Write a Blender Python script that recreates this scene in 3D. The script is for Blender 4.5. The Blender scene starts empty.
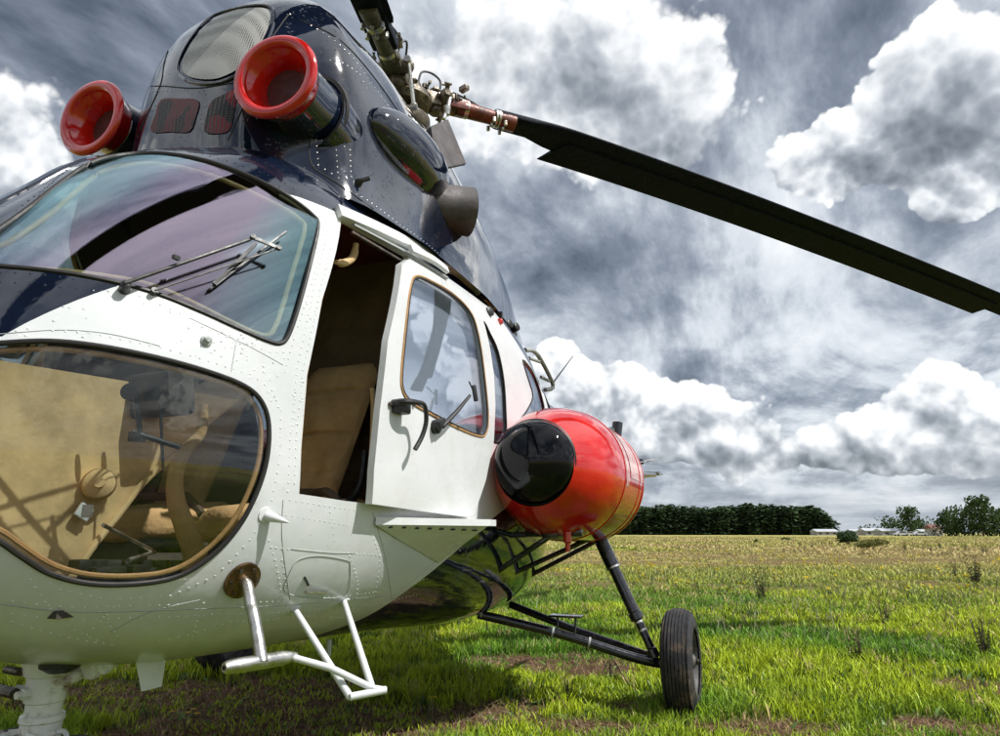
import bpy, bmesh, math, random
import numpy as np
from mathutils import Vector, Matrix
from mathutils.bvhtree import BVHTree
Q = 1.0   # grass amount
random.seed(7); rng = np.random.default_rng(7)
sc = bpy.context.scene
C = sc.collection

# ------------------------------------------------------------------ camera
F_PX = 667.0; PITCH = math.atan(165 / F_PX); YAW = math.radians(22.2)
CAM = Vector((2.13, -1.43, 0.97))
Rv = Vector((math.cos(YAW), math.sin(YAW), 0))          # picture right
Hv = Vector((-math.sin(YAW), math.cos(YAW), 0))         # heading
Fv = Hv * math.cos(PITCH) + Vector((0, 0, math.sin(PITCH)))
Uv = Rv.cross(Fv)
def ray(px, py):
    return (Fv + Rv * ((px - 500) / F_PX) + Uv * ((368 - py) / F_PX)).normalized()
def atX(px, py, X):
    d = ray(px, py); return CAM + d * ((X - CAM.x) / d.x)
def atY(px, py, Y):
    d = ray(px, py); return CAM + d * ((Y - CAM.y) / d.y)
def atZ(px, py, Z):
    d = ray(px, py); return CAM + d * ((Z - CAM.z) / d.z)
cd = bpy.data.cameras.new('camera'); cam = bpy.data.objects.new('camera', cd); C.objects.link(cam)
cam.location = CAM; cam.rotation_euler = (math.pi / 2 + PITCH, 0, YAW)
cd.sensor_width = 36; cd.lens = F_PX / 1000 * 36; cd.clip_start = 0.05; cd.clip_end = 9000
sc.camera = cam
sc.view_settings.view_transform = 'Standard'; sc.view_settings.look = 'None'
sc.view_settings.gamma = 1; sc.view_settings.use_curve_mapping = False
sc.view_settings.exposure = 0.36
sc.cycles.max_bounces = 6; sc.cycles.diffuse_bounces = 3; sc.cycles.glossy_bounces = 4; sc.cycles.adaptive_threshold = .025; sc.cycles.transparent_max_bounces = 24
sc.cycles.caustics_reflective = False; sc.cycles.caustics_refractive = False

# ------------------------------------------------------------------ node helpers
class NT:
    def __init__(s, nt): s.nt = nt; s.nt.nodes.clear()
    def n(s, t, **k):
        nd = s.nt.nodes.new(t)
        for a, b in k.items():
            if hasattr(nd, a): setattr(nd, a, b)
        return nd
    def l(s, a, b): s.nt.links.new(a, b)
    def put(s, sock, v):
        if v is None: return
        if isinstance(v, bpy.types.NodeSocket): s.l(v, sock)
        else: sock.default_value = v
    def m(s, op, a, b=None, c=None, clamp=False):
        nd = s.n('ShaderNodeMath', operation=op); nd.use_clamp = clamp
        s.put(nd.inputs[0], a); s.put(nd.inputs[1], b); s.put(nd.inputs[2], c)
        return nd.outputs[0]
    def mr(s, v, a, b, c=0.0, d=1.0, smooth=True):
        nd = s.n('ShaderNodeMapRange'); nd.interpolation_type = 'SMOOTHSTEP' if smooth else 'LINEAR'
        s.put(nd.inputs['Value'], v); s.put(nd.inputs['From Min'], a); s.put(nd.inputs['From Max'], b)
        s.put(nd.inputs['To Min'], c); s.put(nd.inputs['To Max'], d); return nd.outputs[0]
    def mix(s, f, a, b):
        nd = s.n('ShaderNodeMix'); nd.data_type = 'RGBA'
        s.put(nd.inputs[0], f)
        for i, v in ((6, a), (7, b)):
            if isinstance(v, (tuple, list)): v = tuple(v) + (1,) * (4 - len(v))
            s.put(nd.inputs[i], v)
        return nd.outputs[2]
    def noise(s, vec, scale, detail=4, rough=.5, dist=0, dim='3D'):
        nd = s.n('ShaderNodeTexNoise'); nd.noise_dimensions = dim
        if vec is not None: s.l(vec, nd.inputs['Vector'])
        nd.inputs['Scale'].default_value = scale; nd.inputs['Detail'].default_value = detail
        nd.inputs['Roughness'].default_value = rough; nd.inputs['Distortion'].default_value = dist
        return nd.outputs['Fac']
    def vor(s, vec, scale, feature='F1', rnd=1.0):
        nd = s.n('ShaderNodeTexVoronoi'); nd.feature = feature
        if vec is not None: s.l(vec, nd.inputs['Vector'])
        nd.inputs['Scale'].default_value = scale; nd.inputs['Randomness'].default_value = rnd
        return nd
    def mapv(s, vec, scale=(1, 1, 1), rot=(0, 0, 0), loc=(0, 0, 0)):
        nd = s.n('ShaderNodeMapping'); s.l(vec, nd.inputs[0])
        nd.inputs['Scale'].default_value = scale; nd.inputs['Rotation'].default_value = rot
        nd.inputs['Location'].default_value = loc; return nd.outputs[0]
    def bump(s, h, strength, dist, normal=None):
        nd = s.n('ShaderNodeBump'); nd.inputs['Strength'].default_value = strength
        nd.inputs['Distance'].default_value = dist; s.l(h, nd.inputs['Height'])
        if normal: s.l(normal, nd.inputs['Normal'])
        return nd.outputs[0]
def newmat(name):
    m = bpy.data.materials.new(name); m.use_nodes = True; return m, NT(m.node_tree)
def pbsdf(t, col, rough=.5, metal=0, coat=0, bump=None, coatrough=.03, spec=.5):
    b = t.n('ShaderNodeBsdfPrincipled')
    if isinstance(col, (tuple, list)): col = tuple(col) + (1,) * (4 - len(col))
    t.put(b.inputs['Base Color'], col); t.put(b.inputs['Roughness'], rough); t.put(b.inputs['Metallic'], metal)
    t.put(b.inputs['Coat Weight'], coat); t.put(b.inputs['Coat Roughness'], coatrough)
    t.put(b.inputs['Specular IOR Level'], spec)
    if bump: t.l(bump, b.inputs['Normal'])
    o = t.n('ShaderNodeOutputMaterial'); t.l(b.outputs[0], o.inputs[0]); return b
def simple(name, col, rough=.5, metal=0, coat=0, var=.25, vscale=9, bscale=60, bstr=.06, grime=None, gscale=5, spec=.5):
    """procedural material: mottled colour, varied gloss, fine bump, optional grime colour in patches"""
    m, t = newmat(name)
    tc = t.n('ShaderNodeTexCoord').outputs['Object']
    n1 = t.noise(tc, vscale, 6, .6)
    lo = tuple(c * (1 - var) for c in col); hi = tuple(min(1, c * (1 + var)) for c in col)
    c = t.mix(t.mr(n1, .3, .7), lo, hi)
    if grime:
        g = t.mr(t.noise(tc, gscale, 8, .7), .52, .68)
        c = t.mix(g, c, grime)
    r = t.mr(t.noise(tc, vscale * 2.3, 5, .6), .3, .7, max(0, rough - .1), min(1, rough + .12))
    b = t.bump(t.noise(tc, bscale, 4, .6), bstr, .01)
    pbsdf(t, c, r, metal, coat, b, spec=spec)
    return m

MAT = {}
def droplets(t, tc, scale=55, thr=.34, amount=.5):
    """rain drops standing on the paint"""
    v = t.vor(tc, scale); 
    d = t.mr(v.outputs['Distance'], thr, 0.0, 0.0, 1.0)
    sel = t.m('GREATER_THAN', t.noise(tc, scale * .23, 3, .6), amount)
    return t.m('MULTIPLY', d, sel)
def make_paint():
    # fuselage livery: white with blue-black roof, nose hood and rear lower sweep
    m, t = newmat('fuselage_livery')
    tc = t.n('ShaderNodeTexCoord').outputs['Object']
    sp = t.n('ShaderNodeSeparateXYZ'); t.l(tc, sp.inputs[0]); X, Y, Z = sp.outputs
    AX = t.m('ABSOLUTE', X)
    # lower rear sweep: boundary Y(z)
    fc = t.n('ShaderNodeFloatCurve'); cv = fc.mapping.curves[0]
    pts = [(.50, .55), (.60, 1.00), (.74, 1.22), (.95, 1.62), (1.04, 1.84), (1.24, 2.6), (1.33, 3.4), (1.45, 4.4)]
    while len(cv.points) < len(pts): cv.points.new(.5, .5)
    for p, (z, y) in zip(cv.points, pts): p.location = (z / 3, y / 6)
    fc.mapping.update(); t.l(t.m('DIVIDE', Z, 3.0), fc.inputs['Value'])
    low = t.m('GREATER_THAN', Y, t.m('MULTIPLY', fc.outputs[0], 6.0))
    # roof line: z above line(Y)
    zl = t.m('ADD', 2.155, t.m('MULTIPLY', Y, .06))
    zr = t.m('SUBTRACT', zl, t.m('MULTIPLY', t.m('MAXIMUM', t.m('SUBTRACT', Y, 2.1), 0), .45))
    roof = t.m('GREATER_THAN', Z, zr)
    # hood in front of the windshield
    hz_ = t.m('ADD', 1.45, t.m('MULTIPLY', t.m('MAXIMUM', t.m('SUBTRACT', AX, .36), 0), 2.0))
    hood = t.m('MULTIPLY', t.m('GREATER_THAN', Z, hz_), t.m('LESS_THAN', AX, .49))
    hood = t.m('MULTIPLY', hood, t.m('LESS_THAN', Y, -.14))
    dark = t.m('MAXIMUM', t.m('MAXIMUM', low, roof), hood)
    n = t.noise(tc, 3, 7, .65)
    white = t.mix(t.mr(n, .3, .75), (.64, .665, .675), (.72, .735, .74))
    g = t.mr(t.noise(t.mapv(tc, (6, 6, 1.5)), 2, 8, .7), .56, .8)
    white = t.mix(t.m('MULTIPLY', g, .30), white, (.38, .36, .32))
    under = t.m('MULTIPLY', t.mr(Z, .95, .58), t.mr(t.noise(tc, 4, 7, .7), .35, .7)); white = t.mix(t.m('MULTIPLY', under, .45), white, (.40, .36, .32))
    pan = t.vor(t.mapv(tc, (1.3, 1.9, 2.2)), 1.0, 'F1', .8); white = t.mix(t.m('MULTIPLY', t.mr(pan.outputs['Color'], .2, .8), .10), white, (.50, .53, .55))
    streak = t.mr(t.noise(t.mapv(tc, (22, 22, 1.1)), 1, 5, .6), .60, .75); white = t.mix(t.m('MULTIPLY', streak, .13), white, (.30, .27, .22))
    spk = t.mr(t.noise(tc, 46, 3, .6), .68, .74); white = t.mix(t.m('MULTIPLY', spk, .35), white, (.22, .17, .12))
    blue = t.mix(t.mr(n, .3, .7), (.004, .007, .016), (.007, .012, .03))
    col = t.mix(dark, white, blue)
    rg = t.mix(dark, (.3, .3, .3), (.05, .05, .05))
    wav = t.noise(tc, 2.5, 3, .5)
    b1 = t.bump(wav, .6, .014)
    fine = t.bump(t.noise(tc, 9, 3, .5), .30, .006, b1)
    dr = t.m('MULTIPLY', droplets(t, tc, 60, .36, .56), t.mr(Z, 1.2, 1.5))
    b2 = t.bump(dr, .55, .006, fine)
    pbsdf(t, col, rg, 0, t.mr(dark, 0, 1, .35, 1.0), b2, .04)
    MAT['livery'] = m
    # glossy blue-black for the engine fairing
    m, t = newmat('blue_black_gloss')
    tc = t.n('ShaderNodeTexCoord').outputs['Object']
    n = t.noise(tc, 4, 6, .6)
    col = t.mix(t.mr(n, .35, .7), (.004, .007, .018), (.009, .016, .038))
    b1 = t.bump(t.noise(tc, 3, 3, .5), .5, .015)
    b1 = t.bump(t.noise(tc, 13, 2, .5), .12, .004, b1)
    b2 = t.bump(droplets(t, tc, 55, .38, .53), .6, .007, b1)
    pbsdf(t, col, .06, 0, 1.0, b2, .03)
    MAT['blue'] = m
    # same paint without drops, wavy reflections of clouds (exposed from below)
    m, t = newmat('black_gloss')
    tc = t.n('ShaderNodeTexCoord').outputs['Object']
    pbsdf(t, (.003, .0035, .005), .04, 0, 0, t.bump(t.noise(tc, 9, 2, .5), .08, .004), .02, spec=.3)
    MAT['black_gloss'] = m
    # red
    m, t = newmat('red_gloss')
    tc = t.n('ShaderNodeTexCoord').outputs['Object']
    n = t.noise(tc, 6, 6, .6)
    col = t.mix(t.mr(n, .3, .7), (.50, .008, .006), (.66, .016, .010))
    b1 = t.bump(t.noise(tc, 5, 2, .5), .25, .008)
    b2 = t.bump(droplets(t, tc, 70, .3, .62), .3, .004, b1)
    pbsdf(t, col, .14, 0, .9, b2, .05)
    MAT['red'] = m
make_paint()
MAT['white'] = simple('white_painted_metal', (.69, .71, .715), .30, 0, .3, .04, 5, 30, .04, (.66, .655, .63), 4)
MAT['strut_white'] = simple('chipped_white_strut_paint', (.72, .73, .70), .4, 0, .2, .08, 10, 50, .12, (.25, .16, .09), 9)
MAT['steel'] = simple('brushed_steel', (.62, .61, .58), .34, 1, 0, .15, 14, 90, .05, (.35, .28, .2), 10)
MAT['dark_steel'] = simple('dark_oily_steel', (.10, .085, .07), .42, .7, 0, .5, 18, 80, .3, (.20, .09, .045), 15)
MAT['hub_steel'] = simple('oily_hub_steel', (.20, .17, .135), .38, .6, 0, .5, 22, 80, .25, (.05, .035, .025), 15)
MAT['hub_red'] = simple('oily_red_brown_paint', (.17, .035, .02), .4, .1, .2, .5, 14, 70, .2, (.05, .03, .02), 10)
MAT['grip_grey'] = simple('grey_brown_grip', (.13, .12, .10), .5, .2, 0, .3, 14, 70, .2, (.06, .045, .03), 10)
MAT['bronze'] = simple('bronze_flange', (.19, .115, .06), .32, .9, 0, .4, 20, 80, .15, (.07, .045, .03), 22)
MAT['exhaust'] = simple('burnt_exhaust_steel', (.095, .085, .085), .55, .3, 0, .35, 7, 60, .15, (.09, .07, .065), 5)
MAT['soot_and_hole_shade'] = simple('soot_and_hole_shade', (.012, .011, .010), .9, 0, 0, .3)  # exhaust deposit; elsewhere the painted shade inside slots and small holes
#
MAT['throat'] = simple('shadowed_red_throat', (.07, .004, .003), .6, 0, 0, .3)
MAT['blade'] = simple('rotor_blade_paint', (.011, .015, .026), .6, 0, .0, .4, 30, 150, .12, (.014, .018, .026), 40, spec=.12)
MAT['black'] = simple('black_painted_tube', (.010, .011, .016), .22, 0, .7, .3, 14, 60, .08, (.03, .027, .022), 14)
MAT['matte'] = simple('black_plastic', (.014, .015, .015), .45, 0, 0, .3)
MAT['rubber'] = simple('tyre_rubber', (.020, .020, .023), .7, 0, 0, .25, 20, 90, .3, (.11, .080, .055), 7)
MAT['seal'] = simple('rubber_seal', (.012, .011, .010), .5, 0, 0, .2)
MAT['tanrim'] = simple('tan_window_rim', (.42, .24, .10), .5, 0, .1, .2, 12, 60, .1, (.2, .11, .05), 12)
MAT['lining'] = simple('dark_cabin_lining', (.050, .042, .035), .8, 0, 0, .4, 6, 70, .3)
MAT['maroon'] = simple('maroon_trim', (.09, .012, .012), .8, 0, 0, .3)
MAT['grey'] = simple('grey_painted_metal', (.36, .38, .37), .4, 0, 0, .12, 10)
MAT['wiper_grey'] = simple('worn_wiper_metal', (.055, .055, .052), .45, .2, 0, .3, 20)
MAT['rimgrey'] = simple('dusty_dark_rim', (.09, .09, .088), .55, .1, 0, .3, 14, 60, .1, (.2, .15, .1), 8)
MAT['lampred'] = simple('red_lens', (.5, .01, .01), .15, 0, 1, .1)
def fabric(name, col, scale=260, wr=1.0):
    m, t = newmat(name)
    tc = t.n('ShaderNodeTexCoord').outputs['Object']
    c = t.mix(t.mr(t.noise(tc, 5, 6, .6), .3, .7), tuple(x * .72 for x in col), tuple(x * 1.12 for x in col))
    b = t.bump(t.noise(tc, 7, 4, .6), .6 * wr, .04)
    b = t.bump(t.noise(tc, scale, 2, .5), .35, .002, b)
    pbsdf(t, c, .85, 0, 0, b, spec=.2); MAT[name] = m
fabric('tan_canvas', (.52, .34, .16))
fabric('tan_vinyl', (.74, .52, .27), 120, .3)
fabric('belt', (.09, .07, .05))
fabric('dark_canvas', (.15, .105, .06))
def glassmat(name, tint, refl_a, refl_b, lo, hi, wob=.14):
    m, t = newmat(name)
    tc = t.n('ShaderNodeTexCoord').outputs['Object']
    fr = t.n('ShaderNodeLayerWeight'); fr.inputs['Blend'].default_value = .35
    f = t.mr(fr.outputs['Facing'], 0, 1, lo, hi, smooth=False)
    tr = t.n('ShaderNodeBsdfTransparent'); tr.inputs[0].default_value = tint + (1,)
    gl = t.n('ShaderNodeBsdfGlossy'); gl.inputs['Roughness'].default_value = .02
    st = t.noise(t.mapv(tc, (1.4, .5, .5), (0.4, 0.7, .5)), 1.5, 2, .5)
    ramp = t.n('ShaderNodeValToRGB'); e = ramp.color_ramp.elements
    e[0].position = .36; e[0].color = refl_a + (1,); e[1].position = .62; e[1].color = refl_b + (1,)
    x = e.new(.5); x.color = tuple((a + b) / 2 + .08 for a, b in zip(refl_a, refl_b)) + (1,)
    t.l(st, ramp.inputs[0]); t.l(ramp.outputs[0], gl.inputs[0])
    t.l(t.bump(t.noise(tc, 2.2, 2, .5), wob, .02), gl.inputs['Normal'])
    mx = t.n('ShaderNodeMixShader'); t.l(f, mx.inputs[0]); t.l(tr.outputs[0], mx.inputs[1]); t.l(gl.outputs[0], mx.inputs[2])
    o = t.n('ShaderNodeOutputMaterial'); t.l(mx.outputs[0], o.inputs[0]); MAT[name] = m
glassmat('nose_glass', (.93, .94, .93), (.85, .9, .95), (.9, .92, .9), .025, .24)
glassmat('windshield_glass', (.84, .90, .88), (.46, .86, .90), (.97, .80, 1.0), .13, .58, .03)
glassmat('door_glass', (.86, .89, .93), (.8, .88, 1), (.9, .92, 1), .10, .45)

# ------------------------------------------------------------------ mesh helpers
def tag(o, label=None, cat=None, group=None, kind=None):
    if label: o['label'] = label
    if cat: o['category'] = cat
    if group: o['group'] = group
    if kind: o['kind'] = kind
    return o
def mkobj(name, verts, faces, mat, parent=None, smooth=True, angle=35, uv=None):
    me = bpy.data.meshes.new(name); me.from_pydata([tuple(v) for v in verts], [], faces); me.update()
    bm = bmesh.new(); bm.from_mesh(me); bmesh.ops.recalc_face_normals(bm, faces=bm.faces); bm.to_mesh(me); bm.free()
    if smooth:
        me.shade_smooth()
        me.set_sharp_from_angle(angle=math.radians(angle))
    for m in (mat if isinstance(mat, (list, tuple)) else [mat]): me.materials.append(m if not isinstance(m, str) else MAT[m])
    o = bpy.data.objects.new(name, me); C.objects.link(o)
    if parent: o.parent = parent
    return o
class G:
    """collects geometry that becomes one mesh"""
    def __init__(s): s.v = []; s.f = []; s.mi = []; s.cur = 0; s.parts = []
    def add(s, v, f):
        o = len(s.v); s.parts.append((o, len(s.f))); s.v += [Vector(x) for x in v]; s.f += [tuple(i + o for i in q) for q in f]; s.mi += [s.cur] * len(f); return s
    def box(s, c, size, rot=None, bev=0.0):
        sx, sy, sz = (x / 2 for x in size); c = Vector(c); R = rot if rot else Matrix.Identity(3)
        if bev <= 0:
            v = [(x, y, z) for x in (-sx, sx) for y in (-sy, sy) for z in (-sz, sz)]
            f = [(0, 1, 3, 2), (4, 6, 7, 5), (0, 4, 5, 1), (2, 3, 7, 6), (0, 2, 6, 4), (1, 5, 7, 3)]
        else:
            bm = bmesh.new(); bmesh.ops.create_cube(bm, size=1)
            for q in bm.verts: q.co = Vector((q.co.x * size[0], q.co.y * size[1], q.co.z * size[2]))
            bmesh.ops.bevel(bm, geom=bm.edges[:], offset=bev, segments=2, affect='EDGES', profile=.6)
            v = [q.co.copy() for q in bm.verts]; f = [tuple(x.index for x in q.verts) for q in bm.faces]
            bm.free()
        return s.add([c + R @ Vector(x) for x in v], f)
    def tube(s, path, r, seg=12, cap=True, closed=False, flat=None):
        path = [Vector(p) for p in path]; n = len(path)
        rr = r if isinstance(r, (list, tuple)) else [r] * n
        prev = None; v = []; f = []
        for i, p in enumerate(path):
            a = path[(i - 1) % n] if (closed or i > 0) else p; b = path[(i + 1) % n] if (closed or i < n - 1) else p
            d = (b - a).normalized() if (b - a).length > 1e-9 else Vector((0, 0, 1))
            if prev is None:
                u = d.orthogonal().normalized() if flat is None else (Vector(flat) - d * d.dot(Vector(flat))).normalized()
            else: u = (prev - d * prev.dot(d)).normalized()
            prev = u; w = d.cross(u)
            for k in range(seg):
                an = 2 * math.pi * k / seg
                v.append(p + (u * math.cos(an) + w * math.sin(an)) * rr[i])
        for i in range(n if closed else n - 1):
            j = (i + 1) % n
            for k in range(seg):
                k2 = (k + 1) % seg; f.append((i * seg + k, i * seg + k2, j * seg + k2, j * seg + k))
        if cap and not closed: f.append(tuple(range(seg))[::-1]); f.append(tuple((n - 1) * seg + k for k in range(seg)))
        return s.add(v, f)
    def lathe(s, prof, origin, axis, seg=48, ref=None, caps=(False, False)):
        """prof: list of (distance along axis, radius)"""
        origin = Vector(origin); a = Vector(axis).normalized(); u = a.orthogonal().normalized() if ref is None else Vector(ref); w = a.cross(u)
        v = []; f = []
        for (h, r) in prof:
            for k in range(seg):
                an = 2 * math.pi * k / seg; v.append(origin + a * h + (u * math.cos(an) + w * math.sin(an)) * max(r, 1e-4))
        for i in range(len(prof) - 1):
            for k in range(seg):
                k2 = (k + 1) % seg; f.append((i * seg + k, i * seg + k2, (i + 1) * seg + k2, (i + 1) * seg + k))
        if caps[0]: f.append(tuple(range(seg))[::-1])
        if caps[1]: f.append(tuple((len(prof) - 1) * seg + k for k in range(seg)))
        return s.add(v, f)
    def bar(s, a, b, w, h, up=(0, 0, 1), bev=0.0):
        a = Vector(a); b = Vector(b); d = (b - a); L = d.length; d.normalize(); up = Vector(up)
        x = d.cross(up).normalized(); z = x.cross(d)
        R = Matrix((x, d, z)).transposed()
        return s.box((a + b) / 2, (w, L, h), R, bev)
    def bolt(s, p, n, r=.012, h=.008, seg=6):
        return s.lathe([(-.004, r), (h, r), (h, 0)], p, n, seg)
    def each(s, name, mat, parent=None, smooth=True, angle=35, step=1):
        """every piece (or run of `step` pieces) becomes an object of its own; returns the first"""
        st = s.parts[::step] + [(len(s.v), len(s.f))]; out = []
        for (v0, f0), (v1, f1) in zip(st[:-1], st[1:]):
            out.append(mkobj(name, s.v[v0:v1], [tuple(i - v0 for i in q) for q in s.f[f0:f1]], mat, parent, smooth, angle))
        return out[0]
    def build(s, name, mat, parent=None, smooth=True, angle=35):
        o = mkobj(name, s.v, s.f, mat, parent, smooth, angle)
        if any(s.mi): o.data.polygons.foreach_set('material_index', s.mi)
        return o
def smooth_path(pts, n=8, closed=False):
    pts = [Vector(p) for p in pts]; out = []; N = len(pts)
    for i in range(N if closed else N - 1):
        if closed: p0, p1, p2, p3 = pts[(i - 1) % N], pts[i], pts[(i + 1) % N], pts[(i + 2) % N]
        else: p0, p1, p2, p3 = pts[max(i - 1, 0)], pts[i], pts[i + 1], pts[min(i + 2, N - 1)]
        for k in range(n):
            t = k / n
            out.append(.5 * ((2 * p1) + (p2 - p0) * t + (2 * p0 - 5 * p1 + 4 * p2 - p3) * t * t + (3 * p1 - p0 - 3 * p2 + p3) * t ** 3))
    if not closed: out.append(pts[-1])
    return out
def curve(xs, pts):
    """monotone cubic interpolation through pts"""
    px = np.array([p[0] for p in pts], float); py = np.array([p[1] for p in pts], float)
    h = np.diff(px); d = np.diff(py) / h; m = np.zeros(len(px))
    m[1:-1] = np.where(d[:-1] * d[1:] > 0, 2 * d[:-1] * d[1:] / (d[:-1] + d[1:] + 1e-12), 0); m[0] = d[0]; m[-1] = d[-1]
    xs = np.clip(np.asarray(xs, float), px[0], px[-1]); i = np.clip(np.searchsorted(px, xs) - 1, 0, len(h) - 1)
    t = (xs - px[i]) / h[i]; t2 = t * t; t3 = t2 * t
    return (2 * t3 - 3 * t2 + 1) * py[i] + (t3 - 2 * t2 + t) * h[i] * m[i] + (-2 * t3 + 3 * t2) * py[i + 1] + (t3 - t2) * h[i] * m[i + 1]

# ------------------------------------------------------------------ helicopter
heli = bpy.data.objects.new('helicopter', None); C.objects.link(heli)
tag(heli, 'white and blue-black helicopter with red intake horns parked on grass, cabin door slid open', 'helicopter')

Wp = [(-.560, .02), (-.556, .10), (-.545, .18), (-.52, .25), (-.47, .33), (-.40, .405), (-.3, .475), (-.2, .527), (-.1, .572), (.06, .625), (.22, .672), (.37, .705), (.55, .728), (.8, .745), (1.2, .755), (2.1, .755), (2.6, .735), (3.1, .66), (3.6, .55), (4.1, .41), (4.6, .30)]
Tp = [(-.560, 1.26), (-.556, 1.40), (-.545, 1.50), (-.52, 1.60), (-.49, 1.68), (-.41, 1.80), (-.3, 1.94), (-.2, 2.06), (-.08, 2.205), (.04, 2.30), (.2, 2.41), (.37, 2.48), (.8, 2.51), (2.0, 2.50), (2.9, 2.42), (3.5, 2.3), (4.1, 2.2), (4.6, 2.15)]
Bp = [(-.560, 1.14), (-.556, 1.04), (-.545, .96), (-.52, .89), (-.47, .82), (-.40, .76), (-.3, .70), (-.2, .655), (-.1, .62), (.1, .575), (.4, .545), (.8, .53), (1.5, .50), (2.4, .455), (3.0, .47), (3.4, .62), (3.8, .95), (4.2, 1.35), (4.6, 1.62)]
Np = [(-.56, 2.0), (.06, 2.0), (.22, 2.35), (.37, 3.1), (.6, 3.6), (1.2, 4.0), (2.2, 3.8), (3.2, 3.0), (4.6, 2.0)]
Mp = [(-.56, 1.2), (.0, 1.25), (2.4, 1.3), (3.2, 1.4), (4.0, 1.7), (4.6, 1.88)]
NLp = [(-.56, 2.1), (.3, 2.6), (1.2, 2.7), (2.2, 3.3), (3.2, 3.0), (4.0, 2.4), (4.6, 2.0)]
def section(Y, t, off=0.0):
    W = float(curve(Y, Wp)); T = float(curve(Y, Tp)); B = float(curve(Y, Bp)); M = float(curve(Y, Mp))
    nu = float(curve(Y, Np)); nl = float(curve(Y, NLp))
    W += off; T += off; B -= off
    c, s_ = math.cos(t), math.sin(t)
    n = nu if s_ >= 0 else nl
    x = W * math.copysign(abs(c) ** (2 / n), c)
    z = M + ((T - M) if s_ >= 0 else (M - B)) * math.copysign(abs(s_) ** (2 / n), s_)
    return Vector((x, Y, z))
NS = 112
stY = [-.560, -.5585, -.556, -.551, -.545, -.535, -.52] + list(np.linspace(-.50, 2.6, 100)) + list(np.linspace(2.65, 4.6, 30))
angs = []
for k in range(NS):
    a = 2 * math.pi * k / NS
    # even arc spacing for boxy sections: blend of angle and superellipse parametrisation
    angs.append(a)
def grid(off, reverse=False):
    vs = []
    for j, Y in enumerate(stY):
        Yo = Y
        if off and j < 7: Yo = Y - off * .0
        for a in angs:
            # direction-based superellipse (avoids bunching)
            W = float(1)
            vs.append((Yo, a))
    return vs
def section_dir(par, a, off):
    Y, W, T, B, M, nu, nl = par
    W = max(W + off, .004); T += off; B -= off
    c, s_ = math.cos(a), math.sin(a)
    n = nu if s_ >= 0 else nl; H = (T - M) if s_ >= 0 else (M - B)
    H = max(H, .004)
    # ray direction scaled to the section's box
    dx, dz = c * W, s_ * H
    r = (abs(c) ** n + abs(s_) ** n) ** (-1 / n)
    return Vector((dx * r, Y, M + dz * r))
def loft(off, Yshift=0.0):
    out = []
    for Y in stY:
        par = (Y + Yshift * max(0, min(1, (.0 - Y) / .56)), *[float(curve(Y, q)) for q in (Wp, Tp, Bp, Mp, Np, NLp)])
        out.append([section_dir(par, a, off) for a in angs])
    return out
def shell_mesh(name, o_out, o_in, mats, sh_out=0, sh_in=.02):
    A = loft(o_out, sh_out); B = loft(o_in, sh_in); v = []; f = []; mi = []
    n = len(stY)
    for g in (A, B):
        for row in g: v += row
    for gi in range(2):
        base = gi * n * NS
        for j in range(n - 1):
            for k in range(NS):
                k2 = (k + 1) % NS
                q = (base + j * NS + k, base + j * NS + k2, base + (j + 1) * NS + k2, base + (j + 1) * NS + k)
                f.append(q if gi == 0 else q[::-1]); mi.append(gi)
        q = tuple(base + k for k in range(NS)); f.append(q[::-1] if gi == 0 else q); mi.append(gi)
        q = tuple(base + (n - 1) * NS + k for k in range(NS)); f.append(q if gi == 0 else q[::-1]); mi.append(gi)
    me = bpy.data.meshes.new(name); me.from_pydata([tuple(x) for x in v], [], f); me.update()
    for m in mats: me.materials.append(MAT[m])
    me.polygons.foreach_set('material_index', mi)
    # outward check
    bm = bmesh.new(); bm.from_mesh(me)
    if bm.calc_volume(signed=True) < 0: bmesh.ops.reverse_faces(bm, faces=bm.faces)
    bm.to_mesh(me); bm.free()
    o = bpy.data.objects.new(name, me); C.objects.link(o); return o
# surface for picking points on
_A = loft(0); _v = [p for row in _A for p in row]
_f = [(j * NS + k, j * NS + (k + 1) % NS, (j + 1) * NS + (k + 1) % NS, (j + 1) * NS + k) for j in range(len(stY) - 1) for k in range(NS)]
BV = BVHTree.FromPolygons(_v, _f)
def graze(d):
    return min((BV.find_nearest(CAM + d * (1.2 + .05 * i)) for i in range(100)), key=lambda h: h[3])
def S(px, py, off=0.0):
    d = ray(px, py); h = BV.ray_cast(CAM, d)
    if h[0] is None: h = graze(d)
    p, n = h[0], h[1]
    if n.dot(CAM - p) < 0: n = -n
    return p + n * off
def SN(px, py):
    d = ray(px, py); h = BV.ray_cast(CAM, d)
    if h[0] is None: h = graze(d)
    n = h[1]; return h[0], (n if n.dot(CAM - h[0]) > 0 else -n)
def near(p, off=0):
    h = BV.find_nearest(Vector(p)); n = h[1]
    c = Vector((0, h[0].y, 1.3))
    if n.dot(h[0] - c) < 0: n = -n
    return h[0] + n * off, n
MX = lambda pts: [Vector((-p.x, p.y, p.z)) for p in pts][::-1]

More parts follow.
